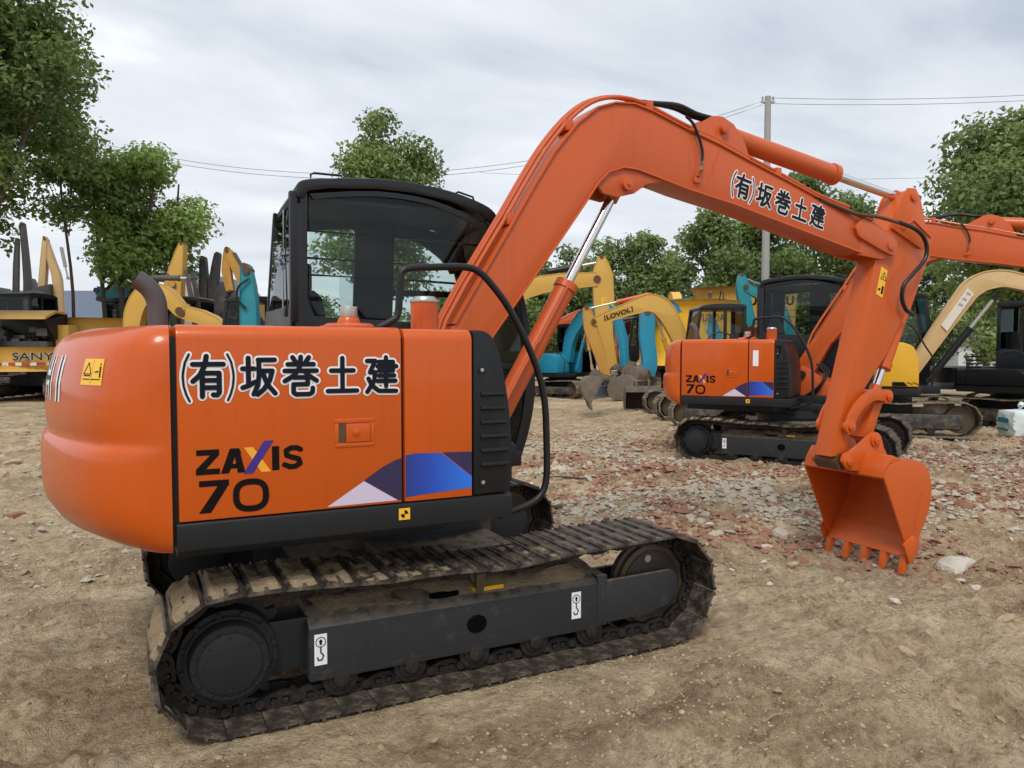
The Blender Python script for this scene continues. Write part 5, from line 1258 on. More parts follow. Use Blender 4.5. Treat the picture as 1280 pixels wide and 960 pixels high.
# --- yellow arched boom and linkage
r, cw = machine('yellow excavator with arched boom close behind the orange counterweight', (2.1, 17.65), 153.5, 1.15, 'yellow', z=0.)
gen_boom(r, [(2.40, 2.55), (2.75, 2.95), (3.05, 3.12), (3.45, 3.02), (3.72, 2.5), (3.80, 1.6)], [.3, .42, .46, .50, .48, .36], .34, 'yellow', k=5)
gen_boom(r, [(.8, 1.5), (1.6, 2.3), (2.45, 2.6)], [.4, .4, .34], .3, 'yellow', 0, 'boom_root')
cylr(r, (3.25, 3.52), (2.2, 3.50), .075, 'exhaust', .72)
bm = B(); tube(bm, [(3.3, -.1, 3.55), (3.1, -.1, 3.72), (2.9, -.1, 3.66), (2.75, -.1, 3.5)], .02, 8, smooth=4); obj('hose', bm, 'rubber', r)
r, cw = machine('yellow excavator with its arm raised upright and lattice linkage, left of the near cab', (.5, 20.6), 153.5, 1.2, 'yellow', z=0.)
ar = gen_boom(r, [(.45, 4.70), (.62, 3.95), (.75, 3.3), (.78, 2.3)], [.12, .40, .52, .50], .30, 'yellow', 0, 'arm')
for s_ in (-1, 1):
    bm = B(); prism(bm, ribbon([(.30, 3.9), (.12, 3.0), (.0, 2.0)], [.10, .16, .18]), s_*.22-.02, s_*.22+.02, 'y'); obj('link_bar', bm, 'exhaust', ar)
bm = B(); cyl(bm, (.72, -.26, 3.5), (.72, .26, 3.5), .11, n=16); obj('pin', bm, 'yellowdirty', ar)
cylr(r, (.95, 3.0), (.62, 4.2), .06, 'yellowdirty', .6); cylr(r, (1.75, 3.62), (.80, 3.66), .07, 'exhaust', .7)
# --- teal boom end beside the cab
r, cw = machine('teal excavator with upright boom end and black hose touching the near cab from the left', (2.3, 15.3), 153.5, 1.0, 'teal', z=0., zt=1.4, zc=1.9)
ar = gen_boom(r, [(1.20, 3.62), (1.15, 3.1), (1.12, 2.4), (1.12, 1.3)], [.20, .34, .40, .42], .28, 'teal', 0, 'arm')
bm = B(); cyl(bm, (1.15, -.2, 3.5), (1.15, .2, 3.5), .10, n=16); obj('pin', bm, 'rust', ar)
bm = B(); tube(bm, [(1.05, .2, 3.3), (1.3, .25, 3.1), (1.34, .25, 2.8), (1.15, .2, 2.55)], .028, 8, smooth=4); obj('hose', bm, 'rubber', ar)
# --- tall arms at the far left and behind
r, cw = machine('excavator with tall pale tan arm and dark bucket raised behind the yellow tail', (-5.83, 38.2), -16.5, 1.4, 'tan')
gen_boom(r, [(.5, 2.0), (.8, 3.6), (1.0, 5.6), (1.1, 6.7)], [.3, .3, .25, .18], .34, 'tan'); gen_boom(r, [(1.06, 6.8), (1.35, 5.6), (1.55, 4.8), (1.6, 3.2)], [.12, .30, .36, .34], .3, 'tan', 0, 'arm')
bm = B(); prism(bm, [(.45, 3.9), (.40, 4.9), (.65, 4.4), (1.4, 4.6), (1.35, 3.6), (.6, 3.4)], -.5, .5, 'y'); obj('bucket', bm, 'dsteel', r, bevel=.03)
cylr(r, (1.75, 6.3), (2.0, 4.9), .08, 'pole', .6)
r, cw = machine('excavator with tall dark steel arm upright at the far left behind the yellow tail', (-6.69, 35.2), -16.5, 1.3, 'black')
gen_boom(r, [(.9, 1.8), (1.0, 3.4), (1.08, 5.2), (1.15, 6.3)], [.25, .22, .2, .12], .15, 'dsteel'); gen_boom(r, [(1.36, 6.95), (1.45, 5.6), (1.5, 4.4), (1.45, 3.2)], [.2, .24, .28, .3], .16, 'dsteel', 0, 'arm')
bm = B(); prism(bm, [(.2, 3.2), (.2, 3.9), (.6, 4.2), (.9, 3.9), (1.9, 4.1), (2.2, 3.6), (2.2, 3.0)], -.5, .5, 'y'); obj('bucket', bm, 'dsteel', r, bevel=.04)
r, cw = machine('excavator with worn yellow arm leaning right and grey bucket, left of the near cab roof', (4.3, 23.2), 153.5, 1.2, 'yellowdirty', z=0.)
gen_boom(r, [(.5, 1.7), (1.3, 2.6), (2.1, 3.6), (2.82, 5.0)], [.35, .42, .36, .2], .3, 'yellowdirty'); gen_boom(r, [(2.85, 5.1), (2.88, 4.3), (2.75, 3.6)], [.14, .3, .24], .2, 'yellowdirty', 0, 'arm')
cylr(r, (2.6, 4.9), (1.7, 3.3), .07, 'exhaust', .6); gen_bucket(r, (2.85, 3.55), -60, 1., .9, 'dsteel')
r, cw = machine('excavator with two upright dark steel posts and a scoop, left of the near cab', (3.0, 26.0), 153.5, 1.3, 'dsteel', z=0.)
for x in (2.05, 1.65):
    gen_boom(r, [(x-.15, 5.15), (x-.0, 4.2), (x+.15, 2.2)] if x < 1.8 else [(x, 5.0), (x, 4.0), (x+.05, 2.2)], [.18, .30, .34], .24, 'dsteel', 0, 'post')
bm = B(); prism(bm, spl([(.9, 3.0), (.95, 3.5), (1.2, 4.1), (1.6, 3.4), (1.65, 2.6)], 3), -.5, .5, 'y'); obj('bucket', bm, 'dsteel', r, bevel=.03)
# --- yellow tubular grapple guard at the far left
r, cw = machine('yellow excavator with ribbed guard frame over its cab at the left edge', (-7.4, 26.0), 65, 1.25, 'yellow', z=0., zc=2.5)
for i in range(9):
    x = -.6+.16*i
    bm = B(); tube(bm, [(x, -.75, 3.2), (x, -.72, 3.75), (x, -.45, 4.05), (x, .2, 4.1), (x, .6, 3.9), (x, .72, 3.2)], .035, 8, smooth=4); obj('guard_bar', bm, 'yellowbright', r)

# --- buckets lying on the ground in the middle
def loose_bucket(label, x, y, rz, s, w, tilt=0):
    t = thing('excavator_bucket', label, 'bucket', (x, y, gh(x, y)+.0), R(rz), 'loose buckets')
    prof = spl([(-.45*s, .62*s), (-.2*s, .80*s), (.1*s, .78*s), (.38*s, .62*s), (.48*s, .35*s), (.40*s, .12*s), (.15*s, .02*s), (-.35*s, .02*s)], 2)
    bucket(t, None, 0, w, 'dirtysteel', 4, prof)
    for y_ in (-.16, .16):
        bm = B(); prism(bm, [(-.3*s, .68*s), (-.1*s, 1.0*s), (.1*s, 1.0*s), (.3*s, .68*s)], y_-.02, y_+.02, 'y'); obj('bucket_ear', bm, 'dirtysteel', t)
pb = lambda px, d: CP.xy+VD*d+VR*d*(px-640)/960
for lab, px, d, rz, s_, w_ in (('big mud-caked bucket on the ground right of the yellow arm', 787, 23.5, 120, .95, 1.2), ('grey upturned bucket lying left of the second orange machine', 803, 19.5, 60, .75, .9)):
    p = pb(px, d); loose_bucket(lab, p.x, p.y, rz, s_, w_)
# --- white sack at the right edge
p = pb(1276, 13.2)
t = thing('sack', 'white printed woven sack on the ground at the right edge', 'sack', (p.x, p.y, gh(p.x, p.y)), R(-30))
bm = B(); bmesh.ops.create_icosphere(bm, subdivisions=4, radius=1)
for v in bm.verts:
    c = v.co; f = 1/max(abs(c.x), abs(c.y), abs(c.z))**.7
    v.co = Vector((c.x*f*.26, c.y*f*.3, .24+c.z*f*.24))+Vector((1, 1, .6))*.02*noise.noise(c*3)
obj('sack_body', bm, 'bag', t); bm = B(); tube(bm, [(0, 0, .46), (.02, .01, .54), (.06, .03, .58)], .05, 8); obj('tied_neck', bm, 'bag', t)
bm = B(); poly(bm, lambda u, v, d: Vector((-.275-d, u, v)), [(-.18, .12), (.15, .12), (.15, .16), (-.18, .16)], .006); poly(bm, lambda u, v, d: Vector((-.275-d, u, v)), [(-.18, .26), (.15, .26), (.15, .34), (-.18, .34)], .006); obj('printed_band', bm, 'teal', t, flat=True)

# --- buildings beyond the yard
def building(label, px, d, rz, L_, W_, h, hr, roof='roof', wall='wallwhite'):
    p = pb(px, d); t = thing('house', label, 'building', (p.x, p.y, -.3), R(rz))
    bm = B(); box(bm, -L_/2, L_/2, -W_/2, W_/2, 0, h); prism(bm, [(-W_/2, h), (W_/2, h), (0, h+hr-.1)], -L_/2, L_/2, 'x'); w = obj('wall', bm, wall, t)
    for s_ in (-1, 1):
        bm = B(); a = [(s_*(W_/2+.5), h-.3), (0, h+hr), (0, h+hr+.18), (s_*(W_/2+.5), h-.12)]; prism(bm, a, -L_/2-.4, L_/2+.4, 'x'); obj('roof', bm, roof, t)
    n = max(2, int(L_/4))
    for k in range(n):
        x = -L_/2+L_*(k+.5)/n
        for s_ in (-1, 1):
            bm = B(); box(bm, x-.7, x+.7, *sorted((s_*W_/2, s_*(W_/2+.05))), h*.35, h*.75); f = obj('window', bm, 'wallwhite', t); bm = B(); box(bm, x-.6, x+.6, *sorted((s_*(W_/2+.03), s_*(W_/2+.07))), h*.38, h*.72); obj('pane', bm, 'black', f)
    return t
building('long low workshop with blue grey roof behind the left machines', 110, 62, -24, 26, 9, 3.2, 3.2)
building('small pale pink house with slate gable behind the upright posts', 268, 55, 60, 8, 6.5, 3.6, 3.4, wall='wallpink')
building('low white workshop with blue roof seen under the booms right of the near cab', 790, 60, -26, 22, 8, 3.0, 2.0)
building('low white shed seen past the tan boom at the right edge', 1330, 55, -26, 20, 8, 2.8, 1.6)

# --- utility pole and wires
p = pb(955, 29)
t = thing('utility_pole', 'tall grey concrete utility pole behind the boom, a small crosspiece at its top', 'utility pole', (p.x, p.y, 0))
bm = B(); cyl(bm, (0, 0, 0), (0, 0, 10.95), .17, .11, n=16); obj('pole', bm, 'pole', t)
bm = B(); box(bm, -.25, .25, -.05, .05, 10.72, 10.80); cb_ = obj('crosspiece', bm, 'silver', t)
cb_.rotation_euler = (0, 0, R(-26))
for x in (-.2, .2):
    bm = B(); cyl(bm, (x, 0, 10.80), (x, 0, 10.94), .035, n=10); obj('insulator', bm, 'pole', cb_)
for lab, a, b, za, zb, sag in (('pair of overhead wires running right from the utility pole', (955, 29), (1750, 26), 10.9, 11.3, .5), ('sagging overhead wires running left from the utility pole across the sky', (955, 29), (0, 31), 10.85, 11.0, 2.6), ('thin distant overhead wire crossing low behind the boom tip', (600, 60), (1500, 60), 15.2, 15.8, .8)):
    A = pb(*a); Bp = pb(*b); w = thing('overhead_wire', lab, 'wire', (0, 0, 0))
    for k in range(2 if a[1] < 50 else 1):
        pts = []
        for i in range(41):
            t_ = i/40; q = A.lerp(Bp, t_); pts.append((q.x, q.y+k*.25, za+(zb-za)*t_-sag*4*t_*(1-t_)-k*.13))
        bm = B(); tube(bm, pts, .009 if a[1] < 50 else .013, 5); obj('wire', bm, 'wire', w)

# ------------------------------------------------------------------ trees
def leaf_cloud(name, centres, radii, n_per, size, m, parent, seed, droop=.0):
    g = np.random.default_rng(seed)
    Vs = []; Va = []
    for (c, r), n in zip(zip(centres, radii), n_per):
        n = int(n)
        d = g.normal(size=(n, 3)); d /= np.linalg.norm(d, axis=1)[:, None]
        rad = r*g.uniform(0, 1, n)**(1/2.2)
        # ragged surface
        ph = g.uniform(0, 6.28, 3)
        rad *= 1+.22*np.sin(d[:, 0]*5+ph[0])*np.sin(d[:, 1]*5+ph[1])+.12*np.sin(d[:, 2]*9+ph[2])
        P = np.array(c)+d*rad[:, None]*np.array([1, 1, .78])
        nrm = d*.45+g.normal(size=(n, 3))*.55+np.array([0, 0, .45]); nrm /= np.linalg.norm(nrm, axis=1)[:, None]
        t = np.cross(nrm, g.normal(size=(n, 3))); t /= np.linalg.norm(t, axis=1)[:, None]; b = np.cross(nrm, t)
        s = size*g.uniform(.6, 1.35, n)[:, None]
        q = np.stack([P-t*s*.5, P+b*s*.28+nrm*s*.06, P+t*s*.5, P-b*s*.28+nrm*s*.06], 1)
        Vs.append(q.reshape(-1, 3)); cv = g.uniform(.0, .55); Va.append(np.clip(g.uniform(0, .5, n)+cv+.12*d[:, 2], 0, 1))
    V = np.concatenate(Vs); A = np.concatenate(Va); nq = len(V)//4
    me = bpy.data.meshes.new(name); me.vertices.add(len(V)); me.vertices.foreach_set('co', V.astype('f').ravel())
    me.loops.add(nq*4); me.loops.foreach_set('vertex_index', np.arange(nq*4, dtype='i'))
    me.polygons.add(nq); me.polygons.foreach_set('loop_start', np.arange(0, nq*4, 4, dtype='i')); me.polygons.foreach_set('loop_total', np.full(nq, 4, dtype='i'))
    at = me.attributes.new('leafvar', 'FLOAT', 'FACE'); at.data.foreach_set('value', A.astype('f'))
    me.update(); me.validate(); me.materials.append(M[m])
    o = bpy.data.objects.new(name, me); COL.objects.link(o); o.parent = parent; return o
def tree(label, px, d, ztop, zlow, width, seed, m='leaf', size=.17, dens=1., trunks=1, group=None, trunk_r=.16, off=0., depthw=None, cat='tree'):
    g = random.Random(seed); p = pb(px, d)
    t = thing('broadleaf_tree', label, cat, (p.x, p.y, -.1), 0, group)
    cz = (ztop+zlow)/2; hz = (ztop-zlow)/2; hw = width/2; dw = (depthw or width)/2
    cs = []; rs = []
    n = int(16+6*width*hz/6)
    for i in range(n):
        for _ in range(30):
            a = g.uniform(0, 6.283); u = g.uniform(-1, 1)
            r = math.sqrt(max(0, 1-abs(u)**2.4))*g.uniform(.25, .95)
            # wider below the middle, narrowing to the top
            wv = 1-.35*max(0, u)
            x = math.cos(a)*r*wv*hw; y = math.sin(a)*r*wv*dw; z = cz+u*hz*.86
            rad = g.uniform(.15, .27)*min(width, 2*hz)*(.85 if u > .5 else 1)
            if all((Vector((x, y, z))-Vector(c)).length > .45*rad for c in cs): break
        cs.append((x, y, z)); rs.append(rad)
    npl = [dens*620*(r**2)/(size/.17)**1.6 for r in rs]
    leaf_cloud('crown', cs, rs, npl, size, m, t, seed)
    for k in range(trunks):
        bm = B(); bx = (k-(trunks-1)/2)*width*.16+g.uniform(-.1, .1); by = g.uniform(-.3, .3) if trunks > 1 else 0
        top = cz+hz*.35
        pts = [(bx, by, 0), (bx+g.uniform(-.1, .1), by, zlow*.6), (bx*1.2+g.uniform(-.2, .2), by, (zlow+cz)/2), (bx*1.3+g.uniform(-.3, .3), by, top)]
        tube(bm, pts, trunk_r, 8, smooth=4, radii=lambda q, tr=trunk_r: tr*(1.15-.85*q))
        tr = obj('trunk', bm, 'bark', t)
        for j in range(5 if trunks > 1 else 9):
            c = cs[g.randrange(len(cs))]; z0 = g.uniform(zlow*.85, cz); bm = B()
            tube(bm, [(bx*1.1, by, z0), ((bx+c[0])/2, (by+c[1])/2, (z0+c[2])/2+.2), c], trunk_r*.35, 6, smooth=3, radii=lambda q, tr=trunk_r: tr*(.42-.3*q)); obj('limb', bm, 'bark', tr)
    return t
TG = 'trees along the edge of the yard'
tree('large dark tree filling the upper left corner, its crown hanging over the yellow tail', -36, 22, 15.2, 4.3, 6.0, 11, 'leaf', .18, 1.4, 1, TG, .24)
tree('leafy tree leaning in between the corner tree and the slim group at the upper left', 88, 26, 9.9, 5.9, 2.7, 12, 'leaf', .18, 1.2, 1, TG, .06)
tree('round green tree on several slim trunks behind the folded teal boom', 172, 28, 9.7, 3.7, 4.3, 13, 'leafbright', .19, 1.6, 4, TG, .10)
tree('tall rounded tree rising behind the near cab roof', 484, 31, 12.0, 3.0, 4.8, 14, 'leaf', .2, 1.35, 1, TG, .2)
for i, (px, d, zt, w, m) in enumerate(((668, 45, 7.4, 5.0, 'leaf'), (715, 47, 8.0, 4.5, 'leafdark'), (760, 44, 8.2, 4.2, 'leaf'), (806, 43, 8.4, 4.6, 'leafdark'), (846, 46, 7.7, 4.0, 'leaf'))):
    tree(('bushy tree just right of the orange boom root', 'darker tree second from the boom in the middle tree line', 'narrow tree above the upright yellow arm', 'rounded tree above the arched lettered boom', 'low tree left of the black cab frame')[i], px, d, zt, 1.0, w, 20+i, m, .26, 1.1, 1, TG, .15)
for i, (px, d, zt, w, m) in enumerate(((893, 37, 9.0, 4.4, 'leafdark'), (948, 40, 10.0, 5.2, 'leaf'), (1000, 37, 10.4, 4.6, 'leafdark'), (1050, 41, 10.4, 5.2, 'leaf'), (1100, 46, 9.6, 5.0, 'leafdark'))):
    tree(('dark tree under the fore boom, left of the utility pole', 'wide tree directly behind the utility pole', 'tall tree rising above the fore boom lettering', 'tree behind the boom tip', 'tree glimpsed between the arm and the second boom')[i], px, d, zt, 1.2, w, 30+i, m, .23, 1.25, 1, TG, .16)
tree('big bright green tree at the right edge above the second boom', 1272, 21, 8.1, 2.6, 5.6, 41, 'leaf', .17, 1.6, 1, TG, .2)
tree('smaller tree behind the tan boom on the right', 1165, 40, 6.4, 1.2, 5.6, 42, 'leafdark', .22, .8, 1, TG, .15)
tree('thin tree right of the tan boom behind the dark cab', 1235, 36, 5.0, 1.0, 4.6, 43, 'leaf', .22, .5, 1, TG, .15)
tree('far tree at the left between the raised arms', 30, 60, 5.2, .6, 9, 44, 'leafdark', .35, .5, 1, TG, .2)
tree('far tree behind the pale pink house', 300, 62, 5.2, .4, 8, 45, 'leafdark', .35, .5, 1, TG, .2)
tree('far tree hidden mostly by the near cab', 400, 60, 5.6, .4, 9, 46, 'leafdark', .35, .5, 1, TG, .2)
tree('far tree seen through the cab front windows', 560, 60, 6.0, .4, 9, 47, 'leaf', .35, .5, 1, TG, .2)
tree('far tree at the right edge beyond the dark cab', 1300, 55, 5.5, .4, 9, 48, 'leafdark', .35, .6, 1, TG, .2)
# hedge closing the yard
g_ = random.Random(5); cs = []; rs = []
for i in range(150):
    px = -500+i*16; p = pb(px, 66+g_.uniform(-2, 2)); cs.append((p.x, p.y, g_.uniform(.6, 1.8))); rs.append(g_.uniform(1.2, 2.0))
h = leaf_cloud('hedge', cs, rs, [70]*len(cs), .5, 'leafdark', None, 77); tag(h, 'low dark hedge closing off the far side of the yard', 'hedge'); h['kind'] = 'stuff'

# ------------------------------------------------------------------ rubble
def chunk_mesh(kind, seed):
    g = random.Random(seed); bm = B()
    if kind == 'brick':
        L_ = g.uniform(.05, .12); box(bm, -L_, L_, -.055, .055, -.028, .028)
        bmesh.ops.subdivide_edges(bm, edges=bm.edges, cuts=2, use_grid_fill=True)
        for v in bm.verts: v.co += Vector((1, 1, 1))*noise.noise(v.co*14+Vector((seed, 0, 0)))*.014
        if g.random() < .7:
            n_ = Vector((1, g.uniform(-.8, .8), g.uniform(-.5, .5))).normalized()
            bmesh.ops.bisect_plane(bm, geom=bm.verts[:]+bm.edges[:]+bm.faces[:], plane_co=(L_*.3, 0, 0), plane_no=n_, clear_outer=True)
            bmesh.ops.holes_fill(bm, edges=bm.edges)
    else:
        for i in range(g.randint(11, 18)):
            v = Vector((g.gauss(0, 1), g.gauss(0, 1), g.gauss(0, .6))).normalized()*g.uniform(.7, 1.05)
            bm.verts.new((v.x*.1, v.y*.075, v.z*.05))
        r_ = bmesh.ops.convex_hull(bm, input=bm.verts)
        bmesh.ops.delete(bm, geom=[x for x in r_['geom_interior'] if isinstance(x, bmesh.types.BMVert)], context='VERTS')
        bmesh.ops.subdivide_edges(bm, edges=bm.edges, cuts=3, use_grid_fill=True, smooth=.35)
        for v in bm.verts: v.co += Vector((1, 1, .7))*(noise.noise(v.co*22+Vector((seed, 3, 0)))*.014+noise.noise(v.co*60+Vector((seed, 3, 0)))*.005)
    bmesh.ops.recalc_face_normals(bm, faces=bm.faces)
    me = bpy.data.meshes.new(kind); bm.to_mesh(me); bm.free(); me.materials.append(M[{'brick': 'brick', 'concrete': 'concrete', 'stone': 'palestone', 'clod': 'clod'}[kind]])
    return me
BASE = {k: [chunk_mesh(k, 100+i*7+len(k)) for i in range(6)] for k in ('brick', 'concrete', 'stone', 'clod')}
LAB = {'brick': ('broken reddish brick lying in the rubble', 'brick', 'broken bricks scattered over the yard', 'broken_brick'), 'concrete': ('grey broken concrete chunk lying in the rubble', 'rubble', 'concrete chunks scattered over the yard', 'concrete_chunk'), 'stone': ('pale stone lying on the clay', 'stone', 'pale stones scattered over the yard', 'stone'), 'clod': ('brown lump of dried clay on the ground', 'clod', 'clay lumps scattered over the yard', 'clay_clod')}
def free(x, y):
    if abs(x) < 1.5 and abs(y) < 1.15: return False
    c, s_ = math.cos(R(58)), math.sin(R(58)); dx, dy = x-6.85, y-3.5; lx, ly = dx*c-dy*s_, dx*s_+dy*c
    return not (abs(lx) < 1.45 and abs(ly) < 1.15)
g_ = random.Random(21)
def scatter(kind, n, px0, px1, d0, d1, s0, s1):
    k = 0
    while k < n:
        u = g_.random(); d = 1/((1-u)/d0+u/d1) if True else 0; px = g_.uniform(px0, px1)
        p = pb(px, d)
        if not free(p.x, p.y) or g_.random() > sstep(d0*.9, d0+3.0, d)+.12: continue
        if kind in ('brick', 'concrete') and noise.noise(Vector((p.x*.5, p.y*.5, 4.)))+g_.uniform(-.3, .3) < -.02: continue
        me = BASE[kind][g_.randrange(6)]; l = LAB[kind]
        o = bpy.data.objects.new(l[3], me); COL.objects.link(o); s_ = g_.uniform(s0, s1)*(1.5 if g_.random() < .08 else 1)
        o.location = (p.x, p.y, gh(p.x, p.y)+.002*s_); o.rotation_euler = (g_.uniform(-.5, .5), g_.uniform(-.4, .4), g_.uniform(0, 6.28)); o.scale = (s_, s_*g_.uniform(.7, 1.2), s_*g_.uniform(.6, 1.))
        tag(o, l[0], l[1], l[2]); k += 1
scatter('brick', 170, 640, 1290, 5.8, 12, .3, .9)
scatter('brick', 12, -60, 160, 7, 15, .5, 1.)
scatter('concrete', 210, 650, 1290, 6.4, 12, .3, 1.0)
scatter('stone', 60, 640, 1290, 4.6, 15, .2, .7)
scatter('concrete', 12, -60, 150, 8, 18, .5, 1.1)
scatter('clod', 90, 20, 1270, 2.8, 9, .12, .5)
scatter('clod', 45, 100, 620, 2.75, 4.2, .08, .3)
scatter('clod', 50, -30, 110, 9, 16, .5, 1.6)
# big pale slab on the right, and a few other marked stones
for lab, px, d, s_, rz in (('large flat pale stone half sunk in the clay right of the bucket', 1203, 6.0, 2.3, 20), ('angular pale block on the rubble left of the second machine', 700, 9.4, 1.5, 60), ('pale stone slab in the clay just beyond the near track front', 955, 6.3, 1.0, 10)):
    p = pb(px, d); o = bpy.data.objects.new('stone', BASE['stone'][0 if s_ > 2 else 2]); COL.objects.link(o); o.location = (p.x, p.y, gh(p.x, p.y)-.02); o.rotation_euler = (.1, .05, R(rz)); o.scale = (s_*1.5, s_*.9, s_*.75); tag(o, lab, 'stone')
_b = B(); bmesh.ops.create_icosphere(_b, subdivisions=1, radius=1); ICO = [v.co.copy() for v in _b.verts]; ICF = [[v.index for v in f.verts] for f in _b.faces]; _b.free()
def chips(name, label, cat, n, px0, px1, d0, d1, s0, s1, m, seed, clump=None):
    g = random.Random(seed); V = []; Fc = []
    k = 0
    while k < n:
        u = g.random(); d = 1/((1-u)/d0+u/d1); p = pb(g.uniform(px0, px1), d)
        if abs(p.x) < 1.45 and -1.1 < p.y < 1.1: continue
        if clump is not None and g.random() > sstep(d0, d0+3.2, d)+.04: continue
        if clump is not None and noise.noise(Vector((p.x*.8, p.y*.8, seed)))+.6*noise.noise(Vector((p.x*2.6, p.y*2.6, seed)))+g.uniform(-.15, .15) < clump: continue
        s_ = g.uniform(s0, s1)*(1 if g.random() < .8 else 1.8); z = gh(p.x, p.y); b = len(V)
        M3 = Matrix.Rotation(g.uniform(0, 6.28), 3, 'Z') @ Matrix.Rotation(g.uniform(-.6, .6), 3, 'X')
        if cat == 'soil':
            s_ *= .8; z -= s_*.3; j = [g.uniform(.72, 1.25) for _ in range(12)]
            for a, q in zip(ICO, j):
                v = M3 @ (Vector(a)*s_*q); V.append((p.x+v.x, p.y+v.y, z+v.z*.75))
            for f in ICF: Fc.append((b+f[0], b+f[1], b+f[2]))
            k += 1; continue
        for a in ((1, 0, 0), (.2, .8, .1), (-.9, .3, 0), (-.3, -.8, 0), (.5, -.6, .1), (.1, .1, .7), (-.2, 0, -.6)):
            v = M3 @ (Vector(a)*s_*g.uniform(.75, 1.25)); V.append((p.x+v.x, p.y+v.y, z+v.z*.8+s_*.1))
        for f in ((0, 1, 5), (1, 2, 5), (2, 3, 5), (3, 4, 5), (4, 0, 5), (1, 0, 6), (2, 1, 6), (3, 2, 6), (4, 3, 6), (0, 4, 6)): Fc.append(tuple(b+i for i in f))
        k += 1
    me = bpy.data.meshes.new(name); me.from_pydata(V, [], Fc); me.update(); me.materials.append(M[m])
    if cat == 'soil': me.shade_smooth()
    o = bpy.data.objects.new(name, me); COL.objects.link(o); tag(o, label, cat); o['kind'] = 'stuff'
chips('pale_gravel', 'pale mortar crumbs and gravel strewn over the clay', 'gravel', 9000, 600, 1330, 5.4, 15, .006, .036, 'concrete', 1, .10)
chips('brick_crumbs', 'red brick crumbs strewn among the rubble', 'gravel', 10000, 620, 1330, 5.4, 15, .006, .036, 'brick', 2, .04)
chips('clay_crumbs', 'small crumbs of dried clay over the whole ground', 'soil', 9000, -120, 1400, 2.3, 10, .003, .011, 'clod', 3, .0)
chips('earth_crumbs', 'brown earth crumbs spread over the yard as far as the machines', 'soil', 7000, 560, 1400, 6, 22, .008, .035, 'clod', 6, .05)
chips('left_gravel', 'sparse pale grit on the clay at the left', 'gravel', 900, -120, 300, 5., 20, .006, .025, 'concrete', 4)
# pieces of timber
for lab, px, d, L_, rz in (('thin wooden stick on the rubble right of the guard rail', 701, 8.6, .30, -35),):
    p = pb(px, d); bm = B(); tube(bm, [(-L_, 0, 0), (0, .02, .012), (L_, 0, 0)], .012, 6); o = obj('stick', bm, 'bark'); o.location = (p.x, p.y, gh(p.x, p.y)+.03); o.rotation_euler = (0, 0, R(rz)); tag(o, lab, 'stick')

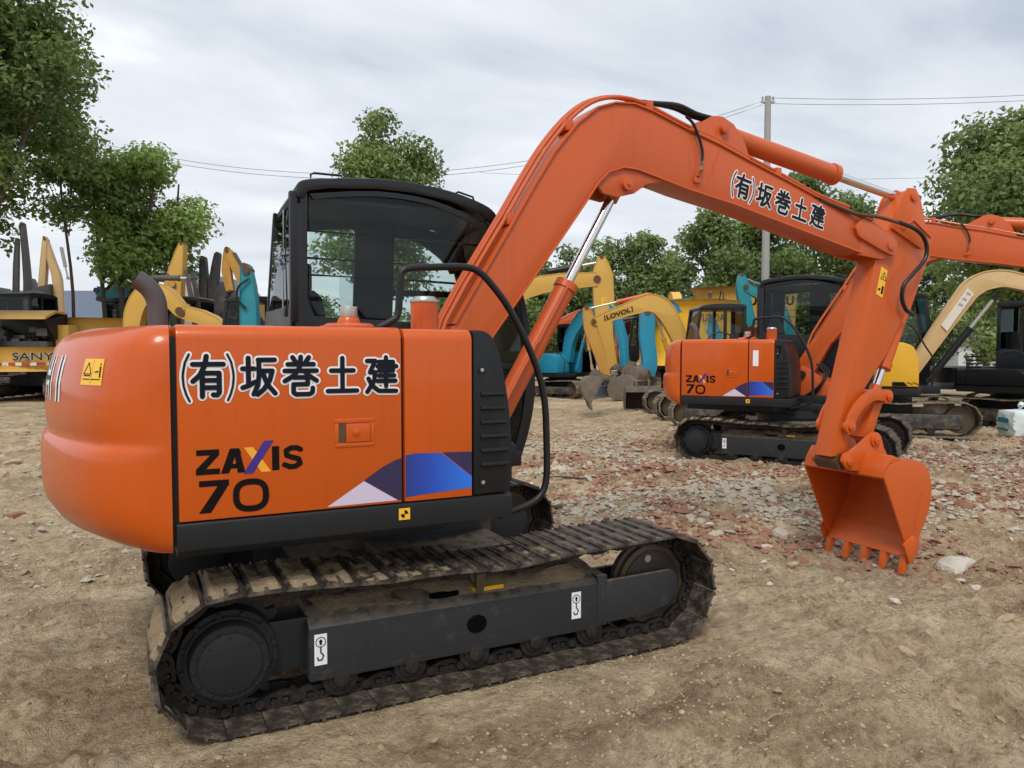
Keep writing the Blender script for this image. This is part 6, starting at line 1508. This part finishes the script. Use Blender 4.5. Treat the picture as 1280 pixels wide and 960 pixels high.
# ------------------------------------------------------------------ world and light
def build_world():
    w = bpy.data.worlds.new('World'); scn.world = w; w.use_nodes = True
    nt = w.node_tree; N = nt.nodes; L = nt.links; bg = N['Background']
    sky = N.new('ShaderNodeTexSky'); sky.sky_type = 'NISHITA'; sky.sun_disc = False
    sky.sun_elevation = R(52); sky.sun_rotation = R(SUNROT); sky.air_density = 1.2; sky.dust_density = 3
    tc = N.new('ShaderNodeTexCoord')
    sep = N.new('ShaderNodeSeparateXYZ'); L.new(tc.outputs['Generated'], sep.inputs[0])
    # project the direction onto a flat cloud deck
    zc = N.new('ShaderNodeMath'); zc.operation = 'MAXIMUM'; zc.inputs[1].default_value = 0.02; L.new(sep.outputs['Z'], zc.inputs[0])
    ad = N.new('ShaderNodeMath'); ad.operation = 'ADD'; ad.inputs[1].default_value = .16; L.new(zc.outputs[0], ad.inputs[0])
    dx = N.new('ShaderNodeMath'); dx.operation = 'DIVIDE'; L.new(sep.outputs['X'], dx.inputs[0]); L.new(ad.outputs[0], dx.inputs[1])
    dy = N.new('ShaderNodeMath'); dy.operation = 'DIVIDE'; L.new(sep.outputs['Y'], dy.inputs[0]); L.new(ad.outputs[0], dy.inputs[1])
    cb = N.new('ShaderNodeCombineXYZ'); L.new(dx.outputs[0], cb.inputs[0]); L.new(dy.outputs[0], cb.inputs[1])
    mp = N.new('ShaderNodeMapping'); mp.inputs['Rotation'].default_value = (0, 0, R(20)); mp.inputs['Scale'].default_value = (.75, 1.15, 1); L.new(cb.outputs[0], mp.inputs[0])
    n1 = N.new('ShaderNodeTexNoise'); n1.inputs['Scale'].default_value = 1.15; n1.inputs['Detail'].default_value = 9; n1.inputs['Roughness'].default_value = .52; n1.inputs['Distortion'].default_value = .35
    L.new(mp.outputs[0], n1.inputs['Vector'])
    cr = N.new('ShaderNodeValToRGB'); e = cr.color_ramp.elements
    e[0].position = .30; e[0].color = (.34, .385, .45, 1); e[1].position = .72; e[1].color = (.86, .87, .88, 1)
    q = e.new(.43); q.color = (.475, .515, .57, 1); q = e.new(.56); q.color = (.60, .63, .67, 1)
    L.new(n1.outputs['Fac'], cr.inputs[0])
    # brighter, warmer towards the horizon haze
    hz = N.new('ShaderNodeMapRange'); hz.inputs[1].default_value = .0; hz.inputs[2].default_value = .30; hz.inputs[3].default_value = .6; hz.inputs[4].default_value = 0.; L.new(sep.outputs['Z'], hz.inputs[0])
    mh = N.new('ShaderNodeMix'); mh.data_type = 'RGBA'; mh.inputs[7].default_value = (.66, .68, .71, 1); L.new(hz.outputs[0], mh.inputs[0]); L.new(cr.outputs[0], mh.inputs[6])
    sc = N.new('ShaderNodeMix'); sc.data_type = 'RGBA'; sc.blend_type = 'MULTIPLY'; sc.inputs[0].default_value = 1; k = 10.2; sc.inputs[7].default_value = (k, k, k, 1); L.new(mh.outputs[2], sc.inputs[6])
    mm = N.new('ShaderNodeMix'); mm.data_type = 'RGBA'; mm.inputs[0].default_value = .94; L.new(sky.outputs[0], mm.inputs[6]); L.new(sc.outputs[2], mm.inputs[7])
    L.new(mm.outputs[2], bg.inputs['Color']); bg.inputs['Strength'].default_value = .1
SUNAZ = 235.   # direction the light comes from, degrees from +x
SUNROT = 90-SUNAZ
build_world()
s = bpy.data.lights.new('sun', 'SUN'); s.energy = 1.5; s.angle = R(18); s.color = (1., .97, .92)
so = bpy.data.objects.new('sun', s); COL.objects.link(so)
el = R(52); d = Vector((math.cos(el)*math.cos(R(SUNAZ)), math.cos(el)*math.sin(R(SUNAZ)), math.sin(el)))
so.rotation_euler = d.to_track_quat('Z', 'Y').to_euler(); so.location = (0, 0, 20)
vs = scn.view_settings; vs.view_transform = 'Standard'; vs.look = 'None'; vs.gamma = 1; vs.exposure = 0.52; vs.use_curve_mapping = False
scn.cycles.use_denoising = True
scn.cycles.max_bounces = 6; scn.cycles.transparent_max_bounces = 12
